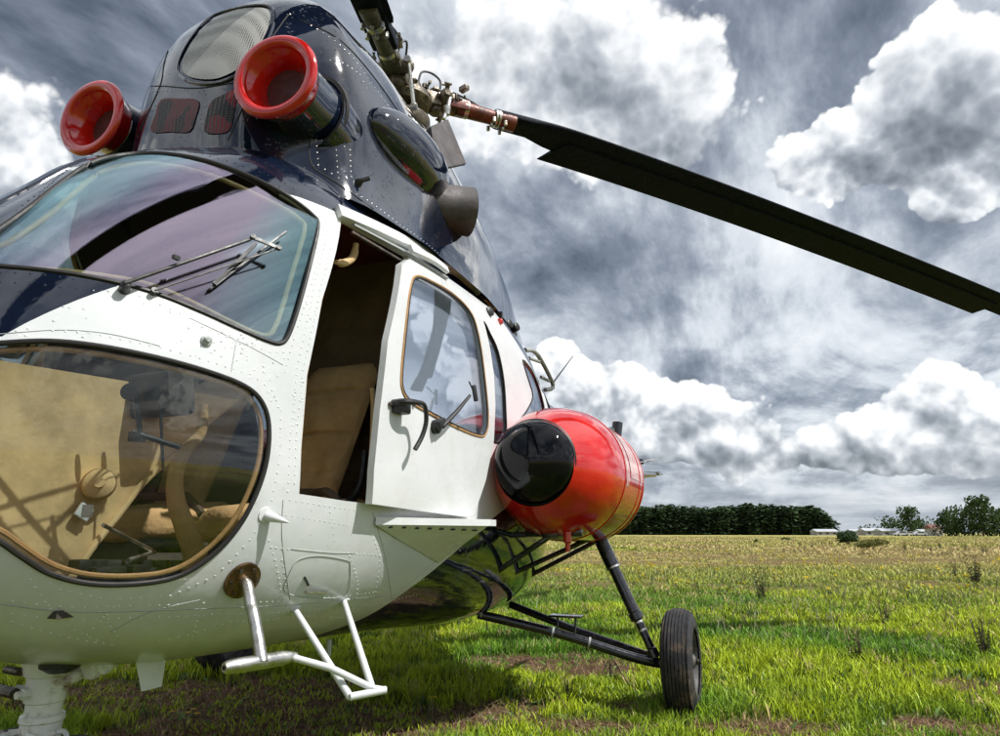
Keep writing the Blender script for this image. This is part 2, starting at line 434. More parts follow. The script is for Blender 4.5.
def boolean(obj, cutter, op):
    n0 = len(obj.data.polygons)
    for solver in ('EXACT', 'FAST'):
        m = obj.modifiers.new('b', 'BOOLEAN'); m.operation = op; m.object = cutter; m.solver = solver
        dg = bpy.context.evaluated_depsgraph_get(); me = bpy.data.meshes.new_from_object(obj.evaluated_get(dg), preserve_all_data_layers=True, depsgraph=dg)
        obj.modifiers.clear()
        if (op == 'DIFFERENCE' and len(me.polygons) > n0 * .6) or (op != 'DIFFERENCE' and 8 < len(me.polygons) < n0 * .8): break
        print('BOOLEAN retry', cutter.name, op, solver, n0, len(me.polygons)); bpy.data.meshes.remove(me); me = None
    if me is None: return
    old = obj.data; obj.data = me; bpy.data.meshes.remove(old)
def prism(pts, d, out=.4, inn=.4, name='cutter'):
    d = Vector(d).normalized(); n = len(pts)
    v = [p + d * out for p in pts] + [p - d * inn for p in pts]
    f = [tuple(range(n)), tuple(range(n, 2 * n))[::-1]] + [(i, i + n, (i + 1) % n + n, (i + 1) % n) for i in range(n)]
    me = bpy.data.meshes.new(name); me.from_pydata([tuple(x) for x in v], [], f); me.update()
    bm = bmesh.new(); bm.from_mesh(me); bmesh.ops.triangulate(bm, faces=[q for q in bm.faces if len(q.verts) > 4])
    bmesh.ops.recalc_face_normals(bm, faces=bm.faces)
    if bm.calc_volume(signed=True) < 0: bmesh.ops.reverse_faces(bm, faces=bm.faces)
    bm.to_mesh(me); bm.free()
    o = bpy.data.objects.new(name, me); C.objects.link(o); return o
def outline(px, n=5):
    """closed smooth outline on the hull through picked points"""
    q = smooth_path([Vector((x, y, 0)) for x, y in px], n, closed=True)
    return [S(p.x, p.y) for p in q]
def hull_tube(g, pts, r, off=0.0, closed=True, seg=8):
    P = []
    for p in pts:
        a, n = near(p, off); P.append(a)
    return g.tube(P, r, seg, closed=closed)

nose_px = [(-160, 400), (-120, 365), (-60, 348), (0, 343), (50, 341), (100, 346), (160, 358), (210, 372), (245, 386), (262, 402), (269, 425), (267, 460), (256, 495), (238, 528), (212, 556), (180, 576), (140, 584), (90, 584), (50, 574), (20, 556), (-10, 536), (-60, 515), (-120, 500), (-160, 470)]
wind_px = [(90, 163), (120, 155), (160, 153), (205, 160), (250, 176), (290, 197), (313, 215), (318, 226), (311, 260), (299, 305), (289, 334), (281, 343), (268, 341), (240, 329), (200, 311), (155, 293), (110, 281), (60, 272), (0, 266), (-60, 262), (-95, 262), (-60, 254), (-20, 240), (20, 214), (60, 183)]
nose_o = outline(nose_px); wind_o = outline(wind_px)
for P in (nose_o, wind_o):
    for p in P: p.x = max(p.x, .035)
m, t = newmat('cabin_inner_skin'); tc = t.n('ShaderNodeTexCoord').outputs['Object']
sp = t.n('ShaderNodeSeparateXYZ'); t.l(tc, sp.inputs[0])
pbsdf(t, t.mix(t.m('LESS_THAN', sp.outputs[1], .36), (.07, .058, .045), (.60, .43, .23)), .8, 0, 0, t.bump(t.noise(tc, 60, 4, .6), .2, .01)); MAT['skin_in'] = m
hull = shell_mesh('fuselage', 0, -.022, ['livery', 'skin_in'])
XD = (1, 0, 0)
def side(pxs, X=.755, n=5, sm=True):
    q = [Vector((x, y, 0)) for x, y in pxs]
    q = smooth_path(q, n, closed=True) if sm else q
    return [atX(p.x, p.y, X) for p in q]
open_px = [(341, 219), (372, 236), (408, 256), (404, 330), (396, 420), (388, 506), (345, 501), (299, 494), (301, 450), (307, 375), (322, 300)]
open_o = [S(x, y) for x, y in open_px]
def sideS(pxs, n=4):
    q = smooth_path([Vector((x, y, 0)) for x, y in pxs], n, closed=True); return [S(p.x, p.y) for p in q]
win2 = sideS([(482, 322), (490, 334), (498, 352), (503.5, 380), (505.5, 410), (505, 436), (492, 440), (482, 400), (476, 350)])
win3 = side([(516, 362), (527, 370), (536, 384), (541, 398), (543, 412), (528, 420), (505, 424), (514, 412), (523, 398), (519, 380)], .66, 3)
win4 = side([(547, 392), (552, 396), (556, 410), (556, 422), (549, 420), (547, 405)], .55, 3)
nd = Vector((.66, -.75, -.02)); wd = Vector((.45, -.72, .55))
cuts = [(nose_o, nd, .35, .30), (wind_o, wd, .35, .28), (open_o, XD, .3, .4), (win2, XD, .3, .3), (win3, XD, .3, .3), (win4, XD, .3, .25)]
cut_objs = [prism(*c) for c in cuts]
mir = lambda d: Vector((-d.x, d.y, d.z))
cut_objs += [prism(MX(c[0]), mir(Vector(c[1])), c[2], c[3]) for c in cuts if c[0] is not open_o]
for c in cut_objs: boolean(hull, c, 'DIFFERENCE')
def finish(o, name, parent, mats=None, angle=30):
    o.name = name; o.data.name = name; o.parent = parent
    o.data.shade_smooth(); o.data.set_sharp_from_angle(angle=math.radians(angle))
finish(hull, 'fuselage', heli)
def pane(cut, name, mat, a=-.006, b=-.010, parent=None):
    o = shell_mesh(name, a, b, [mat, mat], 0.006, .010); boolean(o, cut, 'INTERSECT'); finish(o, name, parent or hull); return o
Wn = pane(cut_objs[0], 'nose_window', 'nose_glass'); Wns = pane(cut_objs[6], 'nose_window', 'nose_glass')
Ww = pane(cut_objs[1], 'windshield', 'windshield_glass'); Wws = pane(cut_objs[7], 'windshield', 'windshield_glass')
for i in (3, 4, 5, 8, 9, 10): pane(cut_objs[i], 'cabin_window', 'door_glass')
for c in cut_objs: bpy.data.objects.remove(c)
def flatten(o, ctr, nrm):
    """a blown windshield pane is one smooth bowed sheet: refit its vertices with a cubic surface"""
    n = Vector(nrm).normalized(); u = n.orthogonal().normalized(); v = n.cross(u); me = o.data
    L = [((p.co - ctr).dot(u), (p.co - ctr).dot(v), (p.co - ctr).dot(n), near(p.co)[0]) for p in me.vertices]
    A = lambda a, b: np.stack([np.ones_like(a), a, b, a * a, a * b, b * b, a ** 3, a * a * b, a * b * b, b ** 3], -1)
    a = np.array([q[0] for q in L]); b = np.array([q[1] for q in L]); w = np.array([q[2] for q in L]); dist = np.array([(me.vertices[i].co - q[3]).length for i, q in enumerate(L)])
    k = np.linalg.lstsq(A(a, b), w, rcond=None)[0]; fit = A(a, b) @ k
    for i, p in enumerate(me.vertices):
        wn = fit[i] + (.003 if dist[i] < .008 else -.001); p.co = ctr + u * a[i] + v * b[i] + n * wn
    me.update()
flatten(Ww, sum(wind_o, Vector()) / len(wind_o), wd); flatten(Wws, sum(MX(wind_o), Vector()) / len(wind_o), mir(wd))
# seals
for par, P in ((Wn, nose_o), (Wns, MX(nose_o))):
    g = G(); hull_tube(g, P, .0075, -.001); g.build('seal', 'seal', par)
    g = G(); P2 = [p + (sum(P, Vector()) / len(P) - p).normalized() * .018 for p in P]; hull_tube(g, P2, .0075, -.018); g.build('inner_rim', 'tanrim', par)
for par, P in ((Ww, wind_o), (Wws, MX(wind_o))):
    g = G(); hull_tube(g, P, .008, -.001); g.build('seal', 'seal', par)
    cc = sum(P, Vector()) / len(P)
    g = G(); P2 = [p + (cc - p).normalized() * .045 for p in P]; hull_tube(g, P2, .0085, -.03); g.build('inner_rim', 'tan_vinyl', par)
for P in (win2, win3, win4, MX(win2), MX(win3), MX(win4)):
    g = G(); hull_tube(g, P, .006, 0); g.build('window_seal', 'seal', hull)

# raised lip above the door and the slide rail
def hull_strip(pxs, w, h, off, X=None, n=6):
    """a flat strip following the hull; returns G"""
    q = smooth_path([Vector((x, y, 0)) for x, y in pxs], n); g = G(); v = []; f = []
    P = []
    for p in q:
        a, nn = SN(p.x, p.y); P.append((a, nn))
    for i, (a, nn) in enumerate(P):
        b = P[min(i + 1, len(P) - 1)][0]; c = P[max(i - 1, 0)][0]; d = (b - c).normalized(); u = nn.cross(d).normalized()
        for (s1, s2) in ((-1, 0), (-1, 1), (1, 1), (1, 0)):
            v.append(a + u * s1 * w / 2 + nn * (off + h * s2))
    m = len(P)
    for i in range(m - 1):
        for k in range(4): f.append((i * 4 + k, i * 4 + (k + 1) % 4, (i + 1) * 4 + (k + 1) % 4, (i + 1) * 4 + k))
    f.append((0, 1, 2, 3)); f.append(tuple((m - 1) * 4 + k for k in range(4)))
    return g.add(v, f)
hull_strip([(336, 213), (380, 232), (430, 257), (480, 290), (500, 303)], .055, .03, -.005).build('door_lip', 'white', hull, angle=50)
g = hull_strip([(350, 233), (400, 262), (440, 286)], .012, .012, .002); g.build('door_rail', 'dark_steel', hull, angle=50)
g = hull_strip([(352, 226), (405, 254), (446, 279)], .010, .012, .003); g.build('door_rail', 'grey', hull, angle=50)
# orange sealing edge of the opening
g = G(); e = [S(x, y) for x, y in [(342, 219), (322, 300), (307, 375), (301, 450), (299, 494)]]
g.tube([p + Vector((-.008, .004, 0)) for p in e], .005, 6).build('door_jamb_edge', 'tanrim', hull)

# ---- sliding door
door = None
door_px = [(402, 264), (410, 259), (440, 277), (468, 296), (480, 312), (485, 326), (490, 348), (494, 375), (495.5, 405), (494, 440), (486, 480), (474, 514), (466, 517), (420, 511), (372, 504), (374, 470), (380, 410), (388, 340)]
dwin_px = [(416, 276), (432, 281), (455, 295), (472, 314), (480, 342), (485, 380), (488, 415), (486, 433), (478, 436), (455, 427), (430, 414), (410, 402), (402, 390), (401, 372), (405, 330), (410, 290)]
XDO = .81
_B = loft(.058); BD = BVHTree.FromPolygons([p for row in _B for p in row], _f)
def SD(px, py):
    h = BD.ray_cast(CAM, ray(px, py)); return h[0] if h[0] is not None else atX(px, py, XDO)
door_o = [SD(x, y) for x, y in door_px]
dwin_o = [SD(p.x, p.y) for p in smooth_path([Vector((x, y, 0)) for x, y in dwin_px], 5, closed=True)]
ds = shell_mesh('sliding_door', .058, .030, ['white', 'grey'])
c1 = prism(door_o, XD, .3, .4); c2 = prism(dwin_o, XD, .3, .4)
boolean(ds, c1, 'INTERSECT')
boolean(ds, c2, 'DIFFERENCE'); finish(ds, 'sliding_door', heli); door = ds
dg_ = shell_mesh('door_window', .047, .043, ['door_glass', 'door_glass']); boolean(dg_, c2, 'INTERSECT'); finish(dg_, 'door_window', door)
for c in (c1, c2): bpy.data.objects.remove(c)
def door_pt(p, off):
    a, n = near(p, .058 + off); return a
g = G(); g.tube([door_pt(p, 0) for p in dwin_o], .006, 8, closed=True).build('seal', 'tanrim', dg_)
g = G(); g.tube([door_pt(p + (sum(dwin_o, Vector()) / len(dwin_o) - p).normalized() * .01, .001) for p in dwin_o], .004, 8, closed=True).build('seal', 'seal', dg_)
def D(px, py, off=0.0):
    """point on the door's outer skin"""
    a, n = near(SD(px, py), .058 + off); return a
# grab handle
h0, h1 = D(395, 408, 0), D(404, 452, 0)
pth = smooth_path([D(393, 404, 0), D(393, 403, .05), D(400, 404, .075), D(408, 407, .075), D(411, 422, .07), D(409, 437, .06), D(404, 450, .05)], 6)
g = G(); g.tube(pth, [.018 - .0085 * min(1, i / 14) if i < 40 else .009 for i in range(len(pth))], 10)
g.box(D(397, 408, .02), (.05, .075, .05), None, .012); hd = g.build('door_handle', 'matte', door)
g = G(); g.bolt(D(389, 404, .004), XD, .008); g.bolt(D(413, 404, .004), XD, .008); g.each('bolt', 'dark_steel', hd)
# latch arm with flag end
g = G(); g.lathe([(-.01, .03), (.02, .03), (.028, .02)], D(434, 427, .0), XD, 20, caps=(True, True)); g.box(D(434, 424, .03), (.03, .06, .035), Matrix.Rotation(.5, 3, 'X'), .006)
g.tube([D(435, 427, .035), D(445, 412, .06), D(453, 397, .085)], [.012, .010, .007], 8)
g.box(D(457, 395, .09), (.012, .022, .075), Matrix.Rotation(-.35, 3, 'Z') @ Matrix.Rotation(.25, 3, 'X'), .004)
g.tube([D(449, 384, .10), D(455, 392, .09)], .0035, 6); g.build('mirror_arm', 'matte', door)
# rear guide rail stub at top of the door
g = hull_strip([(403, 253), (425, 263), (440, 274)], .035, .02, .03); g.build('rail_cover', 'white', door, angle=50)

# ---- step plate under the door
g = G(); a = [atX(380, 508, .79), atX(430, 513, .82), atX(492, 527, .93), atX(492, 536, .93), atX(440, 525, .84)]
zt = 1.028
P = [(.735, .76, zt), (.79, .90, zt), (.90, 1.22, zt), (.945, 1.36, zt), (.94, 1.44, zt), (.73, 1.75, zt)]
P = [Vector(p) for p in P]
v = P + [Vector((p.x, p.y, p.z - .028)) for p in P]; n = len(P)
f = [tuple(range(n)), tuple(range(n, 2 * n))[::-1]] + [(i, (i + 1) % n, (i + 1) % n + n, i + n) for i in range(n)]
g.add(v, f)
step = g.build('door_step', 'white', heli, smooth=False)
g = G(); g.add([(.735, .76, zt - .028), (.935, 1.36, zt - .028), (.74, 1.72, zt - .028), (.70, 1.35, .84), (.72, 1.0, .93)], [(0, 1, 4), (1, 3, 4), (1, 2, 3), (2, 0, 4, 3), (0, 2, 1)]).build('step_fairing', 'white', step, smooth=False)
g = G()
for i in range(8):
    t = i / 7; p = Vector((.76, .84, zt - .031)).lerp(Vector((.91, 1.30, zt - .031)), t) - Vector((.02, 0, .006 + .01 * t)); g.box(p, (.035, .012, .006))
g.each('slot', 'soot_and_hole_shade', step, smooth=False)  # thin dark boxes painted for the shade inside the slots

# ---- rivets on the hull (tiny domes), seam strips, access panels
def rivet_line(g, pts, pitch=.028, r=.0039, off=0):
    P = [S(x, y) for x, y in pts]
    for a, b in zip(P[:-1], P[1:]):
        L = (b - a).length; k = max(1, int(L / pitch))
        for i in range(k):
            q, n = near(a.lerp(b, i / k), off); r_ = r * random.uniform(.75, 1.1); g.lathe([(-.001, r_), (r_ * .3, r_ * .8), (r_ * .5, 0)], q, n, 6)
def rivets(g, lines, **k):
    for l_ in lines: rivet_line(g, l_, **k)
g = G()
rv = [
 [(325, 215), (318, 262), (300, 320), (290, 352), (278, 365)], [(335, 222), (320, 290), (303, 370), (296, 440), (294, 492)], [(329, 222), (313, 290), (297, 368), (290, 440), (287, 500)],
 [(290, 500), (340, 508), (372, 512)], [(280, 514), (330, 522), (372, 530), (420, 534), (470, 536)], [(20, 566), (60, 590), (110, 600), (170, 596), (215, 576), (250, 540), (272, 500), (280, 455), (281, 410), (272, 390), (250, 374), (200, 358), (150, 345), (90, 333), (40, 330)],
 [(0, 600), (60, 607), (130, 606), (220, 602), (300, 600), (380, 592), (430, 578)], [(0, 612), (60, 620), (130, 618), (220, 614), (300, 611), (380, 604), (420, 594)],
 [(12, 622), (60, 636), (120, 646)], [(30, 580), (60, 622), (110, 646)], [(120, 600), (80, 640)], [(160, 642), (230, 622), (300, 616), (350, 618)], [(240, 602), (245, 560)],
 [(262, 520), (275, 560), (282, 600)], [(276, 548), (330, 552), (400, 556), (450, 556)], [(282, 560), (286, 610)], [(350, 556), (358, 585), (352, 612)], [(370, 530), (380, 556), (372, 600)],
 [(100, 612), (120, 640)], [(200, 610), (190, 640)], [(330, 512), (335, 548)], [(255, 345), (230, 335), (190, 318), (150, 300), (130, 292)], [(290, 352), (270, 352), (235, 340), (185, 320)],
 [(236, 345), (232, 370)], [(215, 350), (228, 362)], [(270, 380), (285, 372), (290, 352)]]
rivets(g, rv, pitch=.024)
g.build('rivets', 'white', hull)['kind'] = 'stuff'
g = G()
for l_ in ([(0, 282), (60, 287), (108, 293)], [(0, 272), (60, 277), (112, 286)], [(95, 160), (150, 148), (210, 156), (260, 172), (315, 206)], [(130, 140), (190, 142), (250, 158), (318, 196)], [(60, 175), (30, 205), (0, 228)], [(75, 164), (40, 192), (10, 215)]): rivet_line(g, l_, .03, .004)
g.build('rivets', 'blue', hull)['kind'] = 'stuff'
g = G()
for l_ in ([(283, 365), (260, 352), (236, 340), (190, 318)], [(236, 342), (231, 372)], [(455, 540), (420, 575), (380, 604)], [(372, 512), (384, 552), (392, 600)], [(0, 334), (60, 330), (110, 334), (160, 346)]):
    hull_tube(g, [S(p.x, p.y) for p in smooth_path([Vector((x, y, 0)) for x, y in l_], 6)], .0014, 0, closed=False, seg=6)
g.each('seam', 'grey', hull)
# access hatch
hp = outline([(285, 592), (290, 572), (298, 560), (318, 556), (345, 560), (350, 566), (346, 594), (318, 598)], 4)
g = G(); hull_tube(g, hp, .0022, .0); hull_o = g.build('access_hatch', 'grey', hull)
g = G(); a, n = SN(305, 591); b, _ = SN(327, 592); g.bar(a + n * .005, b + n * .005, .008, .008).build('hinge', 'steel', hull_o)
g = G(); a, n = SN(304, 577); g.bar(a + n * .003, S(308, 585) + n * .003, .006, .006).build('latch', 'matte', hull_o)
g = hull_strip([(278, 352), (296, 353), (318, 356), (340, 357)], .004, .003, 0)
g = G()
for l_ in ([(291, 549), (330, 553), (355, 553)], [(110, 632), (150, 612), (200, 600)], [(0, 604), (80, 612), (220, 608), (300, 604), (400, 594)], [(283, 500), (282, 540), (290, 600)]):
    hull_tube(g, [S(p.x, p.y) for p in smooth_path([Vector((x, y, 0)) for x, y in l_], 6)], .0018, 0, closed=False, seg=6)
g.each('seam', 'grey', hull)
# small latch between the windows
g = G(); a, n = SN(206, 341); g.lathe([(-.002, .018), (.006, .017), (.010, .008), (.016, .007), (.016, 0)], a, n, 16); g.bar(a + n * .012 - Vector((0, .012, 0)), a + n * .012 + Vector((0, .012, .004)), .008, .006)
g.build('panel_latch', 'grey', hull)
# centre post
g = G(); pts = [Vector((0, y, float(curve(y, Tp)))) for y in np.linspace(-.49, -.06, 14)]
v = []; f = []
for p in pts:
    nn = Vector((0, -.75, .66)); 
    for (x, o_) in ((-.034, -.015), (-.030, .006), (.030, .006), (.034, -.015)): v.append(p + Vector((x, 0, 0)) + nn * o_)
for i in range(len(pts) - 1):
    for k in range(4): f.append((i * 4 + k, i * 4 + (k + 1) % 4, (i + 1) * 4 + (k + 1) % 4, (i + 1) * 4 + k))
g.add(v, f).build('centre_post', 'blue', hull)

# ---- wiper
g = G(); b0, n0 = SN(124, 290)
g.lathe([(-.01, .016), (.03, .014), (.035, .006)], b0, n0, 16, caps=(False, True))
wip = g.build('windshield_wiper', 'matte', heli)
g = G(); g.lathe([(-.01, .010), (.02, .009)], S(153, 293), SN(153, 293)[1], 12, caps=(False, True)); g.build('pivot', 'matte', wip)
g = G(); g.bar(S(122, 290, .035), S(247, 248, .05), .009, .013, n0, .003); g.box(S(170, 268, .055), (.012, .02, .012)); g.build('wiper_arm', 'wiper_grey', wip)
g = G(); g.tube([S(153, 294, .02), S(215, 275, .045), S(274, 256, .05)], .0028, 8); g.bar(S(247, 247, .055), S(274, 257, .055), .012, .006, n0); g.bolt(S(248, 247, .055), n0, .009, .008, 10); g.bolt(S(273, 257, .055), n0, .008, .008, 10); g.each('wiper_link', 'wiper_grey', wip)
g = G(); g.bar(S(208, 291, .012), S(284, 235, .02), .006, .012, n0); g.bar(S(211, 288, .022), S(252, 252, .045), .010, .010, n0); g.bar(S(211, 288, .022), S(226, 277, .024), .014, .010, n0); g.build('wiper_blade', 'matte', wip)

# ---- temperature probe, pitot mast, foot step
a, n = SN(265, 515); g = G(); g.lathe([(-.002, .024), (.004, .023), (.005, .012)], a, n, 24, caps=(False, True)); 
d = (S(289, 524, .035) - a).normalized(); g.lathe([(0, .014), (.02, .016), (.05, .009), (.075, .0015)], a + n * .004, (n * .75 + d).normalized(), 16, caps=(True, True)); g.build('temperature_probe', 'white', heli)
a, n = SN(242, 580); g = G(); g.lathe([(-.004, .058), (.008, .057), (.010, .05), (.011, 0)], a, n, 36)
fl = g.build('mast_flange', 'bronze', heli)
g = G()
for k in range(6):
    u = n.orthogonal().normalized(); w = n.cross(u); an = k * math.pi / 3 + .3; g.bolt(a + (u * math.cos(an) + w * math.sin(an)) * .043 + n * .01, n, .006, .006)
g.each('bolt', 'dark_steel', fl)
e = atX(262, 663, .74); mid = a + n * .05 + Vector((0, 0, -.02))
g = G(); g.tube(smooth_path([a + n * .005, a + n * .035, mid + Vector((.01, 0, -.03)), a.lerp(e, .45) + Vector((.012, 0, 0)), e], 6), [.020] * 10 + [.0165] * 20 + [.019] * 1 if False else .0175, 14); mast = g.build('pitot_mast', 'steel', heli)
p0, p1 = atX(224, 668, .70), atX(296, 656, .76); dd = (p1 - p0).normalized()
g = G(); L = (p1 - p0).length; g.lathe([(.012, .004), (0, .0045), (0, .013), (.012, .018), (.05, .0205), (L * .8, .0205), (L, .011)], p0, dd, 24, caps=(True, True)); g.build('pitot_tube', 'steel', mast)
g = G(); g.lathe([(-.001, .0065), (.0, .0065)], p0 - dd * .001, dd, 16, caps=(True, True)).build('opening', 'soot_and_hole_shade', mast)  # dark disc painted for the shade in the tube mouth
tA, tB = S(295, 610), S(345, 602)
bA, bB = atX(350, 697, .93), atX(372, 688, .97); cB = atX(386, 690, 1.0)
g = G(); g.tube([tA - SN(295, 610)[1] * .01, bA], .011, 12); g.tube([tB - SN(345, 602)[1] * .01, bB], .011, 12); g.tube([bA, bA.lerp(cB, .5), cB], .011, 12); g.tube([cB, bB], .009, 12); g.tube([p1 - dd * .02, atX(330, 668, .86), bB], [.010, .0105, .0095], 12); fs = g.build('foot_step', 'white', heli)
g = G()
for q in (295, 610), (345, 602): a, n = SN(*q); g.lathe([(-.002, .020), (.005, .019), (.006, 0)], a, n, 6)
g.each('bracket', 'white', fs)
# fins and lamps under the nose
g = G(); b = atZ(160, 650, .60)
b = Vector((.22, .28, .60)); g.add([b + Vector((x, y, z)) for z, k, yo in ((0.03, 1, 0), (-.115, .55, .02)) for (x, y) in ((0, -.075 * k + yo), (.008 * k, -.02 + yo), (0, .065 * k + yo), (-.008 * k, -.02 + yo))], [(0, 1, 5, 4), (1, 2, 6, 5), (2, 3, 7, 6), (3, 0, 4, 7), (4, 5, 6, 7), (0, 3, 2, 1)]).build('blade_aerial', 'white', heli, angle=20)
g = G(); g.lathe([(0.02, .06), (-.02, .055), (-.035, .03), (-.038, 0)], (.12, .05, .605), (0, 0, 1), 24).build('drain_cover', 'matte', heli)
g = G(); a = S(436, 472); a, n = SN(332, 664); g.lathe([(0, .01), (.06, .01), (.065, 0)], Vector((.40, .98, .55)), (0, 0, -1), 10).build('drain_pipe', 'grey', heli)

# ---- nose gear
ng = G(); o = Vector((-.015, .115, 0))
ng.lathe([(.66, .085), (.60, .080), (.545, .068), (.54, .057), (.47, .057), (.465, .050), (.435, .050), (.43, .060), (.415, .062), (.41, .056), (.35, .056), (.345, .062), (.335, .062), (.33, .04), (.30, .04)], o, (0, 0, 1), 32)
nose_gear = ng.build('nose_gear_strut', 'strut_white', heli)
g = G(); g.lathe([(.31, .032), (.16, .032)], o, (0, 0, 1), 24, caps=(True, True)).build('oleo_piston', 'steel', nose_gear)
g = G(); g.box(o + Vector((.13, .10, .60)), (.05, .17, .09), Matrix.Rotation(.35, 3, 'X'), .01); g.lathe([(-.04, .03), (.04, .03)], o + Vector((.13, .06, .575)), (1, 0, 0), 20, caps=(True, True)); g.lathe([(-.055, .014), (.055, .014)], o + Vector((.13, .06, .575)), (1, 0, 0), 6, caps=(True, True)); g.tube([o + Vector((.14, .14, .6)), o + Vector((.04, .02, .52))], .02); g.build('drag_brace', 'strut_white', nose_gear)
for (dx, dy, dz, r) in ((.0, -.062, .50, .017), (-.075, -.03, .50, .014), (.03, -.05, .375, .022), (.07, -.01, .375, .018), (-.05, -.05, .375, .02)):
    g = G(); d_ = Vector((dx, dy, 0)).normalized(); g.lathe([(-.03, r), (.012, r), (.014, r * .7), (.03, r * .65), (.03, 0)], o + Vector((dx, dy, dz)), d_, 6); g.each('bolt', 'strut_white', nose_gear)
g = G(); g.lathe([(-.004, .024), (.004, .024), (.004, .013), (-.004, .013), (-.004, .024)], o + Vector((.095, .0, .375)), (-.2, 1, 0), 20); g.build('tow_eye', 'white', nose_gear)
g = G(); g.tube([o + Vector((-.11, -.06, .56)), o + Vector((-.03, -.07, .56))], .012); g.tube([o + Vector((-.13, -.06, .50)), o + Vector((-.03, -.075, .50))], .016, 10); g.tube([o + Vector((-.14, -.03, .36)), o + Vector((.0, -.055, .365))], .018, 10); g.each('hydraulic_fitting', 'dark_steel', nose_gear)
g = G()
g.box(o + Vector((-.035, -.085, .29)), (.085, .018, .19), Matrix.Rotation(.22, 3, 'Y'), .008); g.box(o + Vector((-.055, -.12, .22)), (.06, .10, .03), None, .008)
tl = g.build('torque_link', 'strut_white', nose_gear)
g = G(); g.lathe([(0, .019), (.003, .019)], o + Vector((-.05, -.0955, .285)), (0, -1, 0), 20, caps=(True, True)).build('lightening_hole', 'soot_and_hole_shade', tl)  # no real hole: its shade is a dark disc
g = G(); g.tube([o + Vector((-.17, 0, .17)), o + Vector((.17, 0, .17))], .022, 12).build('axle', 'steel', nose_gear)
def wheel(name, c, r, w, axis, parent, rib=True):
    g = G(); pr = []
    N = 40; rb = r - w * .5
    for i in range(N + 1):
        a = math.pi * (-.12 + 1.24 * i / N); x = -math.cos(a) * w / 2; rad = rb + math.sin(a) * w * .5 if math.sin(a) > 0 else rb + math.sin(a) * w * .35
        if rib and .25 < i / N < .75: rad = min(rad, r - .018) + .010
        pr.append((x, rad))
    if rib:
        pr2 = []
        for i, (x, rad) in enumerate(pr):
            pr2.append((x, rad))
        tread = []
        xs = np.linspace(-w * .36, w * .36, 8)
        pr2 = [p for p in pr if p[0] < -w * .37] 
        for i, x in enumerate(xs):
            base = r - .004 - (abs(x) / (w * .36)) ** 2.4 * .022
            hw = w * .036
            if i > 0: pr2 += [(x - hw * 1.35, base - .007)]
            pr2 += [(x - hw, base), (x + hw, base)]
            if i < len(xs) - 1: pr2 += [(x + hw * 1.35, base - .007)]
        pr2 += [p for p in pr if p[0] > w * .37]
        pr = pr2
    g.lathe(pr, c, axis, 72); t = g.build(name, 'rubber', parent, angle=25)
    h = G(); rr = rb - w * .10
    h.lathe([(-w * .42, rr + .01), (-w * .40, rr - .01), (-w * .2, rr - .02), (-w * .15, .05), (-w * .3, .045), (-w * .3, 0)], c, axis, 40)
    h.lathe([(w * .42, rr + .01), (w * .40, rr - .01), (w * .2, rr - .02), (w * .15, .05), (w * .40, .035), (w * .46, .02), (w * .46, 0)], c, axis, 40)
    hh = h.build('rim', 'rimgrey', t); return t
for s_ in (-1, 1):
    w = wheel('tyre', o + Vector((s_ * .12, 0, .18)), .2, .12, (1, 0, 0), nose_gear, False)

